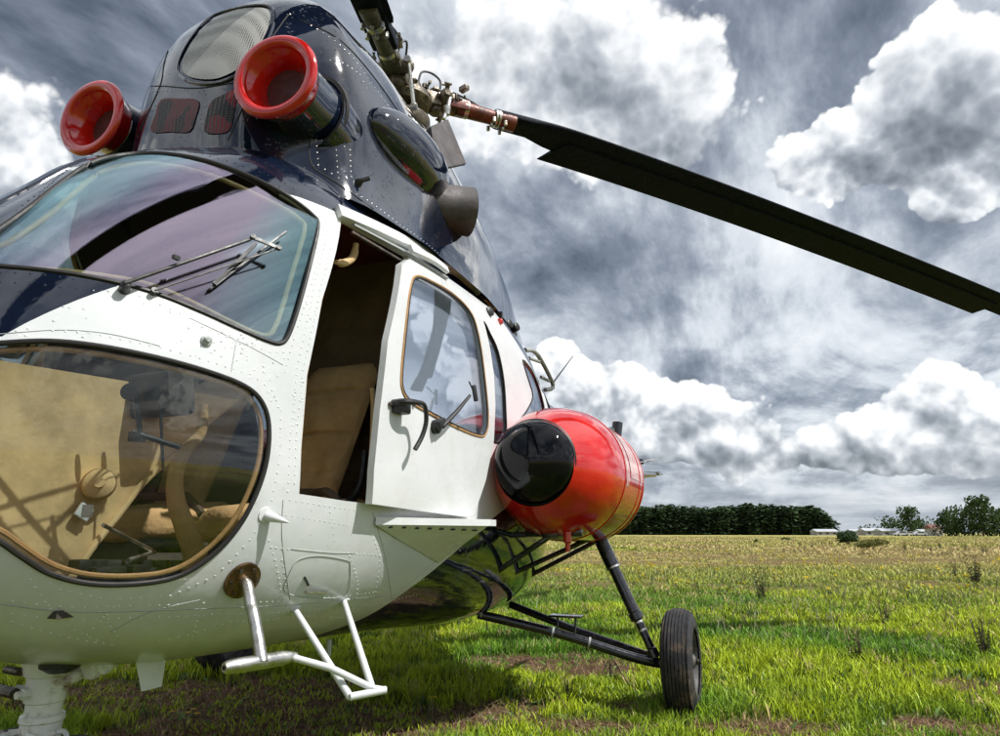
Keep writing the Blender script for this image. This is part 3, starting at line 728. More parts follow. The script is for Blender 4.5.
# ---- main gear
def main_gear(sx, X0, Y0, zc=.268):
    leg = G()
    f1 = Vector((sx * .42, 2.42, .50)); f2 = Vector((sx * .42, 2.95, .505)); ax = Vector((sx * (X0 - .12), Y0, .245))
    leg.tube(smooth_path([f1, f1.lerp(ax, .45) + Vector((0, 0, .012)), f1.lerp(ax, .85) + Vector((0, 0, -.006)), ax], 5), .0265, 16)
    A = leg.build('landing_gear_arm', 'black', heli)
    g = G(); g.tube([f2, f2.lerp(ax, .5), ax + Vector((-sx * .02, .02, .02))], .024, 16); g.build('rear_arm', 'black', A)
    g = G()
    for t_ in (.02, .42, .62): q = f1.lerp(ax, t_) + Vector((0, 0, .012 * (1 - abs(t_ - .45)))); dq = (ax - f1).normalized(); g.lathe([(-.006, .0295), (.006, .0295)], q, dq, 18, caps=(True, True))
    g.each('clamp', 'grey', A)
    # foot plate
    m = f1.lerp(ax, .47); g = G(); g.box(m + Vector((0.0, .10, .105)), (.20, .10, .012), None, .004); fp = g.build('foot_plate', 'black', A)
    g = G(); g.tube([m + Vector((-.05, .06, .02)), m + Vector((-.05, .09, .10))], .007, 8); g.tube([m + Vector((.06, .06, .0)), m + Vector((.06, .09, .10))], .007, 8); g.each('post', 'black', fp)
    # brake hose and drooping wire
    q = f1.lerp(ax, .72); g = G(); g.tube(smooth_path([q, q + Vector((.03 * sx, -.01, -.05)), q + Vector((.10 * sx, 0, -.16)), q + Vector((.12 * sx, 0, -.19))], 6), .003, 6); g.tube([f1 + Vector((.05 * sx, 0, -.02)), f1 + Vector((.06 * sx, 0, -.09))], .004, 6); g.each('ground_wire', 'black', A)
    # oleo strut
    top = Vector((sx * 1.06, 2.78, .99)); bot = Vector((sx * (X0 - .145), Y0, .275)); d = (bot - top); L = d.length
    g = G(); g.lathe([(0, .030), (.02, .036), (L * .10, .036), (L * .105, .042), (L * .30, .042), (L * .31, .034), (L * .66, .034), (L * .67, .040), (L * .72, .040), (L * .73, .024), (L * .93, .024), (L * .94, .032), (L, .032)], top, d, 24, caps=(True, True))
    O = g.build('shock_strut', 'black', heli)
    g = G(); 
    for t_ in (.315, .74, .80): g.lathe([(-.006, .045 if t_ < .5 else .027), (.006, .045 if t_ < .5 else .027)], top + d * t_, d, 24, caps=(True, True))
    g.each('collar', 'steel', O)
    g = G(); g.tube([ax, Vector((sx * X0, Y0, zc))], .03, 16); g.build('axle', 'black', A)
    w = wheel('main_wheel', Vector((sx * X0, Y0, zc)), .285, .175, (sx, 0, 0), A)
    g = G(); g.lathe([(0, .018), (.012, .018), (.018, .010), (.028, .010), (.028, 0)], Vector((sx * (X0 + .08), Y0, zc)), (sx, 0, 0), 16); g.build('hub_cap', 'dark_steel', w)
    return top
main_gear(1, 1.545, 2.72); main_gear(-1, 1.66, 2.62)

# ---- fuel tanks
def fuel_tank(sx):
    X, Z, Y0 = sx * 1.00, 1.325, 1.66
    prof = [(.135, .212), (.16, .228), (.22, .262), (.30, .300), (.40, .334), (.52, .352), (.60, .356), (.605, .350), (.615, .350), (.62, .357), (1.0, .357), (1.005, .351), (1.015, .351), (1.02, .357), (1.12, .355), (1.125, .349), (1.135, .349), (1.14, .353), (1.25, .335), (1.4, .29), (1.55, .21), (1.65, .11), (1.68, 0)]
    prof = [(a_, b_ if a_ < .17 else b_ * (1 + .04 * min(1, (a_ - .17) / .3))) for a_, b_ in prof]
    g = G(); g.lathe(prof, (X, Y0, Z - .012), (0, 1, -.025), 72)
    T = g.build('fuel_tank', 'red', heli, angle=40)
    dome = [(0.0 + .142 * (1 - math.cos(a)), .212 * math.sin(a)) for a in np.linspace(0, math.pi / 2, 16)]
    g = G(); g.lathe(dome, (X, Y0, Z), (0, 1, 0), 56); dm = g.build('nose_dome', 'black_gloss', T)
    g = G(); g.lathe([(.138, .214), (.146, .222), (.152, .214)], (X, Y0, Z), (0, 1, 0), 56).build('ring', 'seal', dm)
    g = G()
    for y in (.605, 1.005, 1.125): g.lathe([(y - .004, .371), (y - .002, .3745), (y + .012, .3745), (y + .014, .371)], (X, Y0, Z - .012), (0, 1, -.025), 72)
    g.each('strap', 'red', T)
    # sky reflection near the seam, painted on as pale pink panels
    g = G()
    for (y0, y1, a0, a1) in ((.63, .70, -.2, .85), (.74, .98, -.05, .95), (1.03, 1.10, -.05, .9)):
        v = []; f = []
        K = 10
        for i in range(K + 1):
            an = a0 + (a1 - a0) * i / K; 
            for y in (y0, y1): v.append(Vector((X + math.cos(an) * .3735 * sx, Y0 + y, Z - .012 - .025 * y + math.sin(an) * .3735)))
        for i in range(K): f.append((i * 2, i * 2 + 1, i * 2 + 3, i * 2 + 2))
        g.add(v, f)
    g.each('painted_reflection', 'painted_reflection', T)
    g = G(); g.box((X, Y0 + .95, Z - .36), (.09, 1.15, .05), None, .012); g.box((X, Y0 + .45, Z - .35), (.32, .05, .05), None, .01); g.box((X, Y0 + 1.2, Z - .35), (.30, .05, .05), None, .01); cr = g.build('cradle', 'black', T)
    g = G(); g.lathe([(0, .022), (.05, .022), (.06, .013), (.10, .013)], (X + sx * .09, Y0 + .40, Z - .35), (0, 0, -1), 12, caps=(True, True)); g.build('drain_valve', 'lampred', T)
    g = G(); 
    for a_, b_ in (((.42, 2.2, .62), (X / sx + .12, Y0 + 1.0, Z - .36)), ((.42, 2.05, .60), (X / sx - .02, Y0 + .45, Z - .37)), ((.42, 2.9, .62), (X / sx + .12, Y0 + 1.25, Z - .36)), ((.5, 2.15, .95), (X / sx - .05, Y0 + .47, Z - .36))):
        g.tube([Vector((a_[0] * sx, a_[1], a_[2])), Vector((b_[0] * sx, b_[1], b_[2]))], .015, 10)
    g.each('support_rod', 'black', T)
    return T
m, t = newmat('pale_sky_reflection_paint'); tc = t.n('ShaderNodeTexCoord').outputs['Object']
pbsdf(t, t.mix(t.mr(t.noise(tc, 25, 6, .7), .45, .6), (.74, .46, .42), (.6, .2, .17)), .25, 0, .6); MAT['painted_reflection'] = m
fuel_tank(1); fuel_tank(-1)

# ---- engine fairing
cY = [.30, .302, .306, .312, .32, .335, .36, .39, .43, .48, .53] + list(np.linspace(.58, 4.55, 60))
cW = [(.30, .12), (.306, .20), (.32, .26), (.36, .335), (.43, .395), (.53, .465), (.68, .58), (.9, .61), (1.2, .63), (1.8, .62), (2.4, .555), (3.0, .44), (3.6, .30), (4.2, .17), (4.55, .10)]
cT = [(.30, 2.62), (.306, 2.72), (.32, 2.84), (.36, 3.04), (.43, 3.22), (.53, 3.355), (.68, 3.46), (.9, 3.53), (1.2, 3.58), (1.7, 3.57), (2.4, 3.43), (3.0, 3.20), (3.6, 2.92), (4.2, 2.62), (4.55, 2.45)]
cN = [(.1, 3.6), (.55, 3.4), (.9, 2.6), (1.5, 2.1), (4.5, 1.9)]
v = []; NC = 72
for Y in cY:
    W = float(curve(Y, cW)); T = float(curve(Y, cT)); n = float(curve(Y, cN)); zb = 2.30 if Y < 3.2 else 2.30 - (Y - 3.2) * .12
    for k in range(NC):
        a = -math.pi * .0 + math.pi * k / (NC - 1)
        c_, s_ = math.cos(a), math.sin(a); r = (abs(c_) ** n + abs(s_) ** n) ** (-1 / n)
        z = zb + (T - zb) * s_ * r
        flare = 1 + .10 * max(0, 1 - (z - 2.3) / .35) ** 2
        v.append(Vector((W * c_ * r * flare, Y, z)))
f = [(j * NC + k, j * NC + k + 1, (j + 1) * NC + k + 1, (j + 1) * NC + k) for j in range(len(cY) - 1) for k in range(NC - 1)]
f.append(tuple(range(NC))); f.append(tuple((len(cY) - 1) * NC + k for k in range(NC)))
cowl = mkobj('engine_fairing', v, f, 'blue', heli)
BC = BVHTree.FromPolygons(v, f)
def K(px, py, off=0.0):
    d = ray(px, py); h = BC.ray_cast(CAM, d)
    if h[0] is None: h = BC.find_nearest(CAM + d * 3.2)
    n = h[1] if h[1].dot(CAM - h[0]) > 0 else -h[1]
    return h[0] + n * off, n
def knear(p, off=0):
    h = BC.find_nearest(Vector(p)); n = h[1]
    if n.dot(h[0] - Vector((0, h[0].y, 2.6))) < 0: n = -n
    return h[0] + n * off
def cowl_patch(pxs, off, name, mat, parent, seg=5):
    """a panel following the fairing, filled fan-wise in rings"""
    q = smooth_path([Vector((x, y, 0)) for x, y in pxs], seg, closed=True); c = sum(q, Vector()) / len(q); v = []; f = []; R = 6; n = len(q)
    for r in range(R + 1):
        for p in q:
            z = c.lerp(p, (r + .02) / (R + .02)); v.append(K(z.x, z.y, off)[0])
    for r in range(R):
        for k in range(n): f.append((r * n + k, r * n + (k + 1) % n, (r + 1) * n + (k + 1) % n, (r + 1) * n + k))
    f.append(tuple(range(n)))
    return mkobj(name, v, f, mat, parent)
# mesh screens
m, t = newmat('fine_mesh'); tc = t.n('ShaderNodeTexCoord').outputs['Object']
w = t.vor(t.mapv(tc, (1, .3, 1), (0, 0, 0)), 110, 'F1', 0.0)
hole = t.mr(w.outputs['Distance'], .30, .42)
pbsdf(t, t.mix(hole, (.10, .10, .10), (.42, .42, .40)), .5, .3, 0, t.bump(hole, .6, .004)); MAT['screen'] = m
m, t = newmat('coarse_mesh'); tc = t.n('ShaderNodeTexCoord').outputs['Object']
w = t.vor(t.mapv(tc, (1, .1, 1.7)), 55, 'F1', 0.0)
hole = t.mr(w.outputs['Distance'], .44, .56)
inn = t.mix(t.m('GREATER_THAN', t.noise(tc, 9, 1, .5), .49), (.004, .003, .003), (.22, .008, .016))
pbsdf(t, t.mix(hole, inn, (.05, .045, .045)), .4, .3, 0, t.bump(hole, .7, .006)); MAT['mesh2'] = m
oval = [(233, 12), (255, 9), (268, 11), (270, 22), (262, 42), (245, 65), (222, 78), (203, 80), (188, 76), (183, 66), (192, 45), (210, 24)]
cowl_patch(oval, .006, 'air_screen', 'screen', cowl)
g = G(); g.tube([K(p.x, p.y, .003)[0] for p in smooth_path([Vector((x, y, 0)) for x, y in [(235, 9), (258, 6), (272, 9), (274, 22), (266, 44), (248, 68), (224, 82), (202, 84), (184, 79), (178, 67), (188, 44), (208, 20)]], 5, closed=True)], .006, 8, closed=True).build('screen_frame', 'blue', cowl)
cowl_patch([(162, 100), (180, 99), (199, 101), (196, 118), (190, 132), (172, 132), (152, 132), (156, 115)], .004, 'intake_screen', 'mesh2', cowl, 3)
cowl_patch([(212, 102), (224, 95), (236, 91), (235, 110), (230, 130), (218, 134), (205, 132), (207, 116)], .004, 'intake_screen', 'mesh2', cowl, 3)
g = G()
for l_ in ([(288, 15), (265, 50), (246, 100), (228, 140)], [(178, 25), (165, 60), (160, 86), (140, 130)], [(130, 88), (160, 86), (200, 88), (246, 80)], [(310, 135), (312, 165), (340, 185), (430, 250)], [(300, 20), (340, 40), (380, 85), (430, 160)], [(313, 137), (345, 140), (355, 130)]):
    g.tube([K(p.x, p.y, .0005)[0] for p in smooth_path([Vector((x, y, 0)) for x, y in l_], 8)], .0028, 6)
g.each('panel_seam', 'seal', cowl)
g = G()
for l_ in ([(305, 22), (340, 45), (378, 92), (425, 165)], [(316, 140), (318, 165), (345, 182)], [(322, 140), (350, 150), (352, 182)], [(336, 150), (338, 178)], [(330, 60), (360, 75), (370, 95)], [(290, 14), (300, 18)], [(345, 190), (400, 225), (440, 255)], [(150, 92), (175, 91)]):
    P = [K(x, y)[0] for x, y in l_]
    for a, b in zip(P[:-1], P[1:]):
        k = max(1, int((b - a).length / .026))
        for i in range(k):
            h = BC.find_nearest(a.lerp(b, i / k)); n = h[1]; n = n if n.dot(h[0] - Vector((0, h[0].y, 2.6))) > 0 else -n
            g.lathe([(-.001, .004), (.0018, .003), (.003, 0)], h[0], n, 6)
g.build('rivets', 'steel', cowl)['kind'] = 'stuff'

# ---- intake horns
def horn(sx):
    c = Vector((.468, .365, 2.69)) if sx > 0 else Vector((-.505, .33, 2.74)); ax = Vector((.17 if sx > 0 else .07, -1, -.05)).normalized(); HS = 1.12
    g = G(); R = .152
    pr = [(-.03, .124), (.0, .134), (.03, .150), (.045, .156)]
    for a in np.linspace(.1, math.pi * .95, 14): pr.append((.048 + math.sin(a) * .022, .137 + math.cos(a) * .0225))
    pr += [(.046, .112), (.034, .102), (.012, .091), (-.01, .083), (-.035, .077)]
    g.lathe([(a_, b_ * HS) for a_, b_ in pr], c, ax, 56); h = g.build('intake_horn', 'red', heli, angle=60)
    g = G(); g.lathe([(-.033, .088), (-.034, 0)], c, ax, 32).build('duct', 'throat', h)  # flat disc, shade of the horn's depth painted as dark red
    g = G(); g.lathe([(-.015, .130), (-.03, .143), (-.12, .147), (-.17, .152), (-.20, .160), (-.205, .172), (-.22, .172)], c, ax, 56); g.build('collar', 'blue', h)
    g = G(); ab = Vector((sx * -.16, -1, .03)).normalized(); ab = Vector((sx * .16, -1, .03)).normalized(); g.lathe([(-.19, .174), (-.26, .180), (-.36, .178), (-.50, .163), (-.66, .133), (-.80, .09), (-.88, .045), (-.90, 0)], c, ab, 56); g.build('horn_fairing', 'blue', h)
    g = G(); g.lathe([(-.196, .165), (-.200, .182), (-.218, .186), (-.225, .175)], c, ax, 56).build('ring', 'seal', h)
horn(1); horn(-1)
# ---- side blister and exhausts
def ellipsoid(g, c, r, R=None, nu=40, nv=24):
    v = []; f = []; R = R or Matrix.Identity(3)
    for j in range(nv + 1):
        th = math.pi * j / nv
        for i in range(nu):
            ph = 2 * math.pi * i / nu; v.append(Vector(c) + R @ Vector((r[0] * math.sin(th) * math.cos(ph), r[1] * math.cos(th), r[2] * math.sin(th) * math.sin(ph))))
    for j in range(nv):
        for i in range(nu): f.append((j * nu + i, j * nu + (i + 1) % nu, (j + 1) * nu + (i + 1) % nu, (j + 1) * nu + i))
    return g.add(v, f)
for sx in (1, -1):
    g = G(); ellipsoid(g, (sx * .575, 1.17, 2.81), (.135, .37, .16), Matrix.Rotation(.04, 3, 'X')); bl = g.build('oil_cooler_blister', 'blue', heli)
    c = Vector((sx * .58, 1.58, 2.715)); ax = Vector((sx * .70, .70, .03)).normalized()
    g = G(); g.lathe([(-.2, .128), (0, .130), (.135, .136), (.14, .138), (.14, .128), (.0, .120), (-.12, .115)], c, ax, 40); ex = g.build('exhaust_pipe', 'exhaust', heli)
    g = G(); g.lathe([(-.15, .112), (-.151, 0)], c, ax, 32).build('duct', 'soot_and_hole_shade', ex)
    # flat outlet cover standing off the fairing, open at the rear
    q = [atX(431, 126, .44), atX(448, 119, .40), atX(466, 163, .50), atX(437, 169, .54)]
    q = [Vector((sx * p.x, p.y, p.z)) for p in q]; n_ = Vector((sx * .75, -.55, .35)).normalized()
    g = G(); v = q + [p - n_ * .02 for p in q]; g.add(v, [(0, 1, 2, 3), (7, 6, 5, 4)] + [(i, (i + 1) % 4, (i + 1) % 4 + 4, i + 4) for i in range(4)])
    g.add([q[0], q[3], q[3] + Vector((-sx * .16, .06, -.02)), q[0] + Vector((-sx * .12, .06, -.02))], [(0, 1, 2, 3)]); g.build('outlet_cover', 'exhaust', heli, False)
g = G(); p, n = K(358, 183); g.lathe([(0, .02), (.012, .016), (.02, .012), (.03, 0)], p, n, 12); g.tube([p + n * .02, p + n * .05 + Vector((0, .03, .01))], .01, 8); g.build('vent_spigot', 'matte', cowl)
g = G(); p, n = K(352, 128); g.box(p + n * .01, (.03, .06, .03), None, .008); g.build('latch', 'matte', cowl)

# ---- rotor
HB = Vector((-.04, 2.12, 3.95))
g = G(); g.lathe([(-.45, .10), (-.30, .085), (-.22, .075), (-.10, .07), (-.08, .12), (-.04, .13), (-.02, .09), (.05, .09)], HB, (0, 0, 1), 32)
for k in range(10):
    a = k * .628; g.tube([HB + Vector((math.cos(a) * .12, math.sin(a) * .12, -.40)), HB + Vector((math.cos(a + .3) * .09, math.sin(a + .3) * .09, -.06))], .010, 6)
mastr = g.build('rotor_mast', 'hub_steel', heli)
g = G(); g.lathe([(-.09, .16), (-.05, .19), (-.01, .19), (.01, .14), (.06, .12), (.10, .11), (.13, .06), (.13, 0)], HB, (0, 0, 1), 28, caps=(True, False))
g.lathe([(-.25, .16), (-.215, .18), (-.18, .18), (-.15, .13)], HB, (0, 0, 1), 28, caps=(True, True))
hubo = g.build('rotor_hub', 'hub_steel', heli)
def clutter(g, o, d, up, n, r0, r1, seed):
    rr = random.Random(seed); s_ = d.cross(up)
    for i in range(n):
        p = o + d * rr.uniform(r0, r1) + s_ * rr.uniform(-.09, .09) + up * rr.uniform(-.08, .10)
        ax = rr.choice([d, up, s_, (d + up).normalized(), (s_ + up).normalized()])
        R = rr.uniform(.010, .030); L = rr.uniform(.03, .10)
        k = rr.random()
        if k < .5: g.lathe([(-L / 2, R * .7), (-L / 2, R), (-L * .3, R), (-L * .28, R * .6), (L * .28, R * .6), (L * .3, R), (L / 2, R), (L / 2, R * .5)], p, ax, 10, caps=(True, True))
        elif k < .75: g.box(p, (R * 1.6, R * 2.6, R * 1.4), Matrix.Rotation(rr.uniform(0, 3), 3, 'Z'), .004)
        else: g.bolt(p, ax, R * .7, L * .5)
blade_az = [45, -75, 165]
chord = .43
for bi, az in enumerate(blade_az):
    a = math.radians(az); d = Vector((math.cos(a), math.sin(a), 0)); up = Vector((0, 0, 1)); s_ = up.cross(d)   # s_: to the left of d
    root = bpy.data.objects.new('rotor_blade', None); C.objects.link(root); root.parent = heli
    droop = lambda r: HB.z + .045 - .070 * max(0, r - .7) ** 1.3
    KR = lambda r: r * .76 if r <= .985 else r
    P = lambda r, c=0, h=0: Vector((HB.x, HB.y, 0)) + d * KR(r) + s_ * c + Vector((0, 0, droop(r) + h))
    # grip: hub steel + red-brown sleeve
    g = G(); g.box(P(.20, 0, -.03), (.20, .14, .10), Matrix.Rotation(a, 3, 'Z'), .012); g.lathe([(-.10, .035), (-.085, .05), (.085, .05), (.10, .035)], P(.29, 0, -.02), up, 20, caps=(True, True))
    g.lathe([(-.13, .02), (-.11, .045), (-.05, .048), (.05, .048), (.11, .045), (.13, .02)], P(.36, 0, -.01), s_, 20, caps=(True, True))
    clutter(g, P(0), d, up, 26, .10, .46, bi + 1); g.build('hinge_fittings', 'hub_steel', root)
    g = G(); g.bar(P(.34, 0, -.02), P(.62, 0, -.02), .13, .085, up, .02); g.lathe([(0, .060), (.10, .058), (.30, .052), (.40, .062), (.46, .062)], P(.50, 0, -.02), (P(.96) - P(.5)).normalized(), 20, caps=(True, True)); g.build('blade_grip', 'hub_red' if bi != 1 else 'grip_grey', root)
    g = G()
    for rr_ in (.58, .60, .90, .93): g.lathe([(-.008, .066), (.008, .066)], P(rr_, 0, -.02), d, 20, caps=(True, True))
    for cc in (-.06, 0, .06):
        for rr_ in (.86, .98): g.bolt(P(rr_, cc, -.065), -up, .014, .03)
    g.each('clamp', 'steel', root)
    if bi == 1: g = G(); g.bar(P(.62, 0, -.01), P(1.05, 0, -.005), .17, .075, up, .02); g.build('blade_cuff', 'blade', root)
    # pitch link and hydraulic line
    g = G(); g.tube([P(.42, .10, .02), P(.36, .12, -.16), P(.30, .13, -.30)], .013, 10); g.lathe([(-.02, .024), (.02, .024)], P(.42, .10, .0), d, 12, caps=(True, True)); g.lathe([(-.02, .024), (.02, .024)], P(.30, .13, -.29), s_, 12, caps=(True, True)); g.tube([P(.40, -.10, .02), P(.37, -.11, -.12), P(.33, -.11, -.22)], .016, 10); g.lathe([(-.03, .02), (.03, .03)], P(.36, -.11, -.15), up, 12, caps=(True, True)); g.each('pitch_link', 'steel', root)
    g = G(); g.tube(smooth_path([P(.40, .03, .08), P(.48, .05, .13), P(.62, .05, .11), P(.80, .04, .06), P(.88, .04, .07)], 6), .008, 8); g.tube(smooth_path([P(.12, .0, .11), P(.16, .03, .22), P(.26, .05, .25), P(.34, .02, .18), P(.33, 0, .07)], 6), .008, 8); g.each('hydraulic_line', 'matte', root)
    # blade: aerofoil swept along the drooping line
    st = [.90, .93, .96, .9851, 1.15, 1.32] + list(np.linspace(1.5, 7.2, 30)); v = []; f = []
    foil = [(-.32, .0), (-.30, .030), (-.24, .048), (-.12, .054), (0, .046), (.2, .028), (.5, .012), (.72, .003), (.72, -.003), (.5, -.010), (.2, -.022), (0, -.034), (-.12, -.038), (-.24, -.034), (-.30, -.022)]
    for r in st:
        k = float(curve(r, [(.9, .36), (.985, .42), (1.3, .62), (7.2, .62)])); w_ = chord * k
        tw = math.radians(10 - r * .3); thick = float(curve(r, [(.9, 1.6), (1.4, 1.0), (7.2, .8)]))
        for (c_, h_) in foil:
            cc = c_ * w_; hh = h_ * chord * thick
            v.append(P(r, cc * math.cos(tw), hh - cc * math.sin(tw)))
    n = len(foil)
    for i in range(len(st) - 1):
        for k in range(n): f.append((i * n + k, i * n + (k + 1) % n, (i + 1) * n + (k + 1) % n, (i + 1) * n + k))
    f.append(tuple(range(n))); f.append(tuple((len(st) - 1) * n + k for k in range(n)))
    mkobj('blade_spar', v, f, 'blade', root, angle=30)
    # trailing pockets: start with an angled edge
    v = []; f = []; st2 = [1.32, 1.42] + list(np.linspace(1.5, 6.4, 24))
    for r in st2:
        inner = .62 * chord * .55
        te = .31
        tw = math.radians(10 - r * .3)
        for (cc, hh) in ((.05, .022), (te, .003), (te, -.003), (.05, -.026)):
            rr_ = r + (cc - .05) * (-.55 if r < 1.4 else 0)
            v.append(P(max(rr_, .99), cc * math.cos(tw), hh - cc * math.sin(tw)))
    for i in range(len(st2) - 1):
        for k in range(4): f.append((i * 4 + k, i * 4 + (k + 1) % 4, (i + 1) * 4 + (k + 1) % 4, (i + 1) * 4 + k))
    f += [(0, 1, 2, 3), tuple(len(st2) * 4 - 4 + k for k in range(4))]
    mkobj('trailing_edge', v, f, 'blade', root, angle=30)

# ---- tail boom, tail rotor, stabiliser, handrail, aerials
g = G(); pr = []
for y in np.linspace(4.3, 9.6, 30): pr.append((y, .30 - .20 * (y - 4.3) / 5.3))
g.lathe(pr, (0, 0, 1.90), (0, 1, 0.012), 40, caps=(True, True)); boom = g.build('tail_boom', 'livery', heli)
g = G()
st = [(-1.0, 9.15, 1.93), (1.0, 9.15, 1.93)]
v = []; f = []
for x in (-.5, 0, .5):
    for (y, z) in ((8.95, 0), (9.05, .03), (9.25, .02), (9.42, 0), (9.25, -.02), (9.05, -.03)): v.append((x, y, 1.86 + z))
for i in range(2):
    for k in range(6): f.append((i * 6 + k, i * 6 + (k + 1) % 6, (i + 1) * 6 + (k + 1) % 6, (i + 1) * 6 + k))
f += [tuple(range(6)), tuple(12 + k for k in range(6))]
mkobj('stabiliser', v, f, 'black', heli)
g = G(); g.lathe([(-.1, .05), (.16, .05), (.18, .03), (.18, 0)], (0, 9.55, 2.10), (1, 0, 0), 16, caps=(True, False)); g.box((0, 9.5, 2.0), (.08, .25, .25), None, .02)
tr = g.build('tail_rotor', 'black', heli)
for a in (.12, math.pi + .12): g = G(); g.bar(Vector((.16, 9.55, 2.10)), Vector((.16, 9.55 + math.cos(a) * 1.2, 2.10 + math.sin(a) * 1.2)), .02, .14, XD, .006); g.build('blade', 'black', tr)
# handrail
def R3(px, py, X): return atX(px, py, X)
g = G(); a0, a1, a2, a3 = R3(525, 350, .42), R3(537, 354, .42), R3(553, 385, .42), R3(545, 390, .42)
g.tube(smooth_path([a0, a1, a2, a3], 5), .018, 10); g.tube([R3(529, 358, .42), R3(540, 362, .42)], .014, 8); g.tube([R3(541, 377, .42), R3(549, 381, .42)], .014, 8); g.build('handrail', 'grey', heli)
g = G(); g.tube([R3(553, 383, .40), R3(573, 356, .40)], [.010, .004], 8); g.build('whip_aerial', 'black', heli)
for q, c_ in (((487, 313), 'matte'), ((514, 328), 'matte'), ((507, 325), 'matte')):
    p = R3(q[0], q[1], .66 if q[0] < 500 else .56); g = G(); g.lathe([(-.03, .03), (.03, .03), (.035, .02)], p, (1, -.3, .2), 12, caps=(True, True)); g.box(p + Vector((-.03, .05, -.02)), (.04, .09, .04), None, .01); g.build('tie_down_eye', c_, heli)
g = G(); p = R3(499, 322, .67); g.lathe([(0, .022), (.02, .018), (.03, 0)], p, (1, -.2, .1), 12).build('side_lamp', 'lampred', heli)
# filler arm behind the tank
g = G(); g.tube([R3(590, 440, 1.12), R3(603, 431, 1.16), R3(612, 430, 1.17)], .02, 8); g.lathe([(-.05, .035), (.05, .035)], R3(617, 430, 1.18), (0.1, .2, 1), 12, caps=(True, True)); g.build('fuel_vent', 'black', heli)
g = G(); g.tube([R3(630, 475, 1.25), R3(655, 475, 1.25)], [.028, .015], 8); g.build('vent_pipe', 'black', heli)
g = G(); g.lathe([(0, .025), (.03, .02), (.035, 0)], Vector((.46, 2.05, .60)), (1, 0, -.4), 12).build('belly_lamp', 'lampred', heli)

# ------------------------------------------------------------------ interior
def slab(name, pts, th, mat, parent, nrm=None, smooth=False):
    P = [Vector(p) for p in pts]; n = len(P); nn = nrm or (P[1] - P[0]).cross(P[2] - P[0]).normalized()
    nn = Vector(nn); v = P + [p - nn * th for p in P]
    f = [tuple(range(n)), tuple(range(n, 2 * n))[::-1]] + [(i, (i + 1) % n, (i + 1) % n + n, i + n) for i in range(n)]
    return mkobj(name, v, f, mat, parent, smooth)
g = G(); g.box((0, 1.65, .84), (1.14, 2.3, .03)); g.build('cabin_floor', 'lining', heli, False)
slab('rear_bulkhead', [(-.66, 2.2, .8), (.66, 2.2, .8), (.66, 2.2, 2.3), (-.66, 2.2, 2.3)], .02, 'lining', heli)
slab('roof_panel', [(-.5, .7, 2.31), (.5, .7, 2.31), (.5, 2.1, 2.31), (-.5, 2.1, 2.31)], .02, 'maroon', heli, (0, 0, 1))
# centre partition of the nose, seen through the lower window
slab('nose_partition', [Vector((p.x, max(p.y, -.42), min(max(p.z, .80), 1.62))) for p in (atX(-160, 330, 0.02), atX(240, 400, .02), atX(190, 440, .02), atX(150, 478, .02), atX(118, 515, .02), atX(72, 578, .02), atX(20, 600, .02), atX(-150, 590, .02))], .04, 'tan_vinyl', heli, (1, 0, 0))
np_ = [o for o in C.objects if o.name == 'nose_partition'][0]
# edge tube of the partition, knob and buckle
g = G(); g.tube(smooth_path([atX(195, 440, .03), atX(150, 476, .03), atX(118, 515, .03), atX(92, 548, .03), atX(70, 580, .03)], 5), .012, 8); g.build('edge_trim', 'tan_vinyl', np_)
p = atX(99, 484, .06); g = G(); g.lathe([(-.05, .05), (0, .052), (.02, .046), (.03, .03), (.032, 0)], p, (.8, -.6, .05), 28); g.lathe([(.03, .018), (.045, .016), (.045, 0)], p, (.8, -.6, .05), 20); g.build('knob', 'tan_vinyl', np_)
g = G(); g.box(atX(84, 512, .05), (.012, .05, .045), Matrix.Rotation(-.5, 3, 'X'), .004); g.build('buckle', 'white', np_)
g = G(); g.lathe([(0, .03), (.012, .028), (.012, 0)], atX(85, 511, .045), (1, 0, 0), 4).build('plate', 'steel', np_)
# floor of the nose, rudder pedals and linkage
g = G(); g.box((0.2, .17, .765), (.38, .7, .02)); g.build('nose_floor', 'lining', heli, False)
def I(px, py, X): return atX(px, py, X)
g = G(); g.tube([I(103, 525, .35), I(155, 552, .30)], .006, 8); g.tube([I(155, 552, .30), I(128, 560, .33)], .006, 8); g.each('pedal_link', 'steel', heli)
g = G(); g.lathe([(-.09, .025), (.09, .025)], I(170, 545, .28), (.7, .5, 0), 14, caps=(True, True)); g.box(I(130, 570, .30), (.10, .06, .03), None, .008); g.box(I(105, 572, .30), (.06, .10, .03), None, .008)
for i in range(16): g.box(I(80 + 8 * i, 565 + (i * 7) % 14, .28), (.05, .04, .03), Matrix.Rotation(i, 3, 'Z'), .006)
g.tube([I(110, 570, .3), I(165, 575, .28)], .010, 8); g.build('rudder_pedals', 'matte', heli)
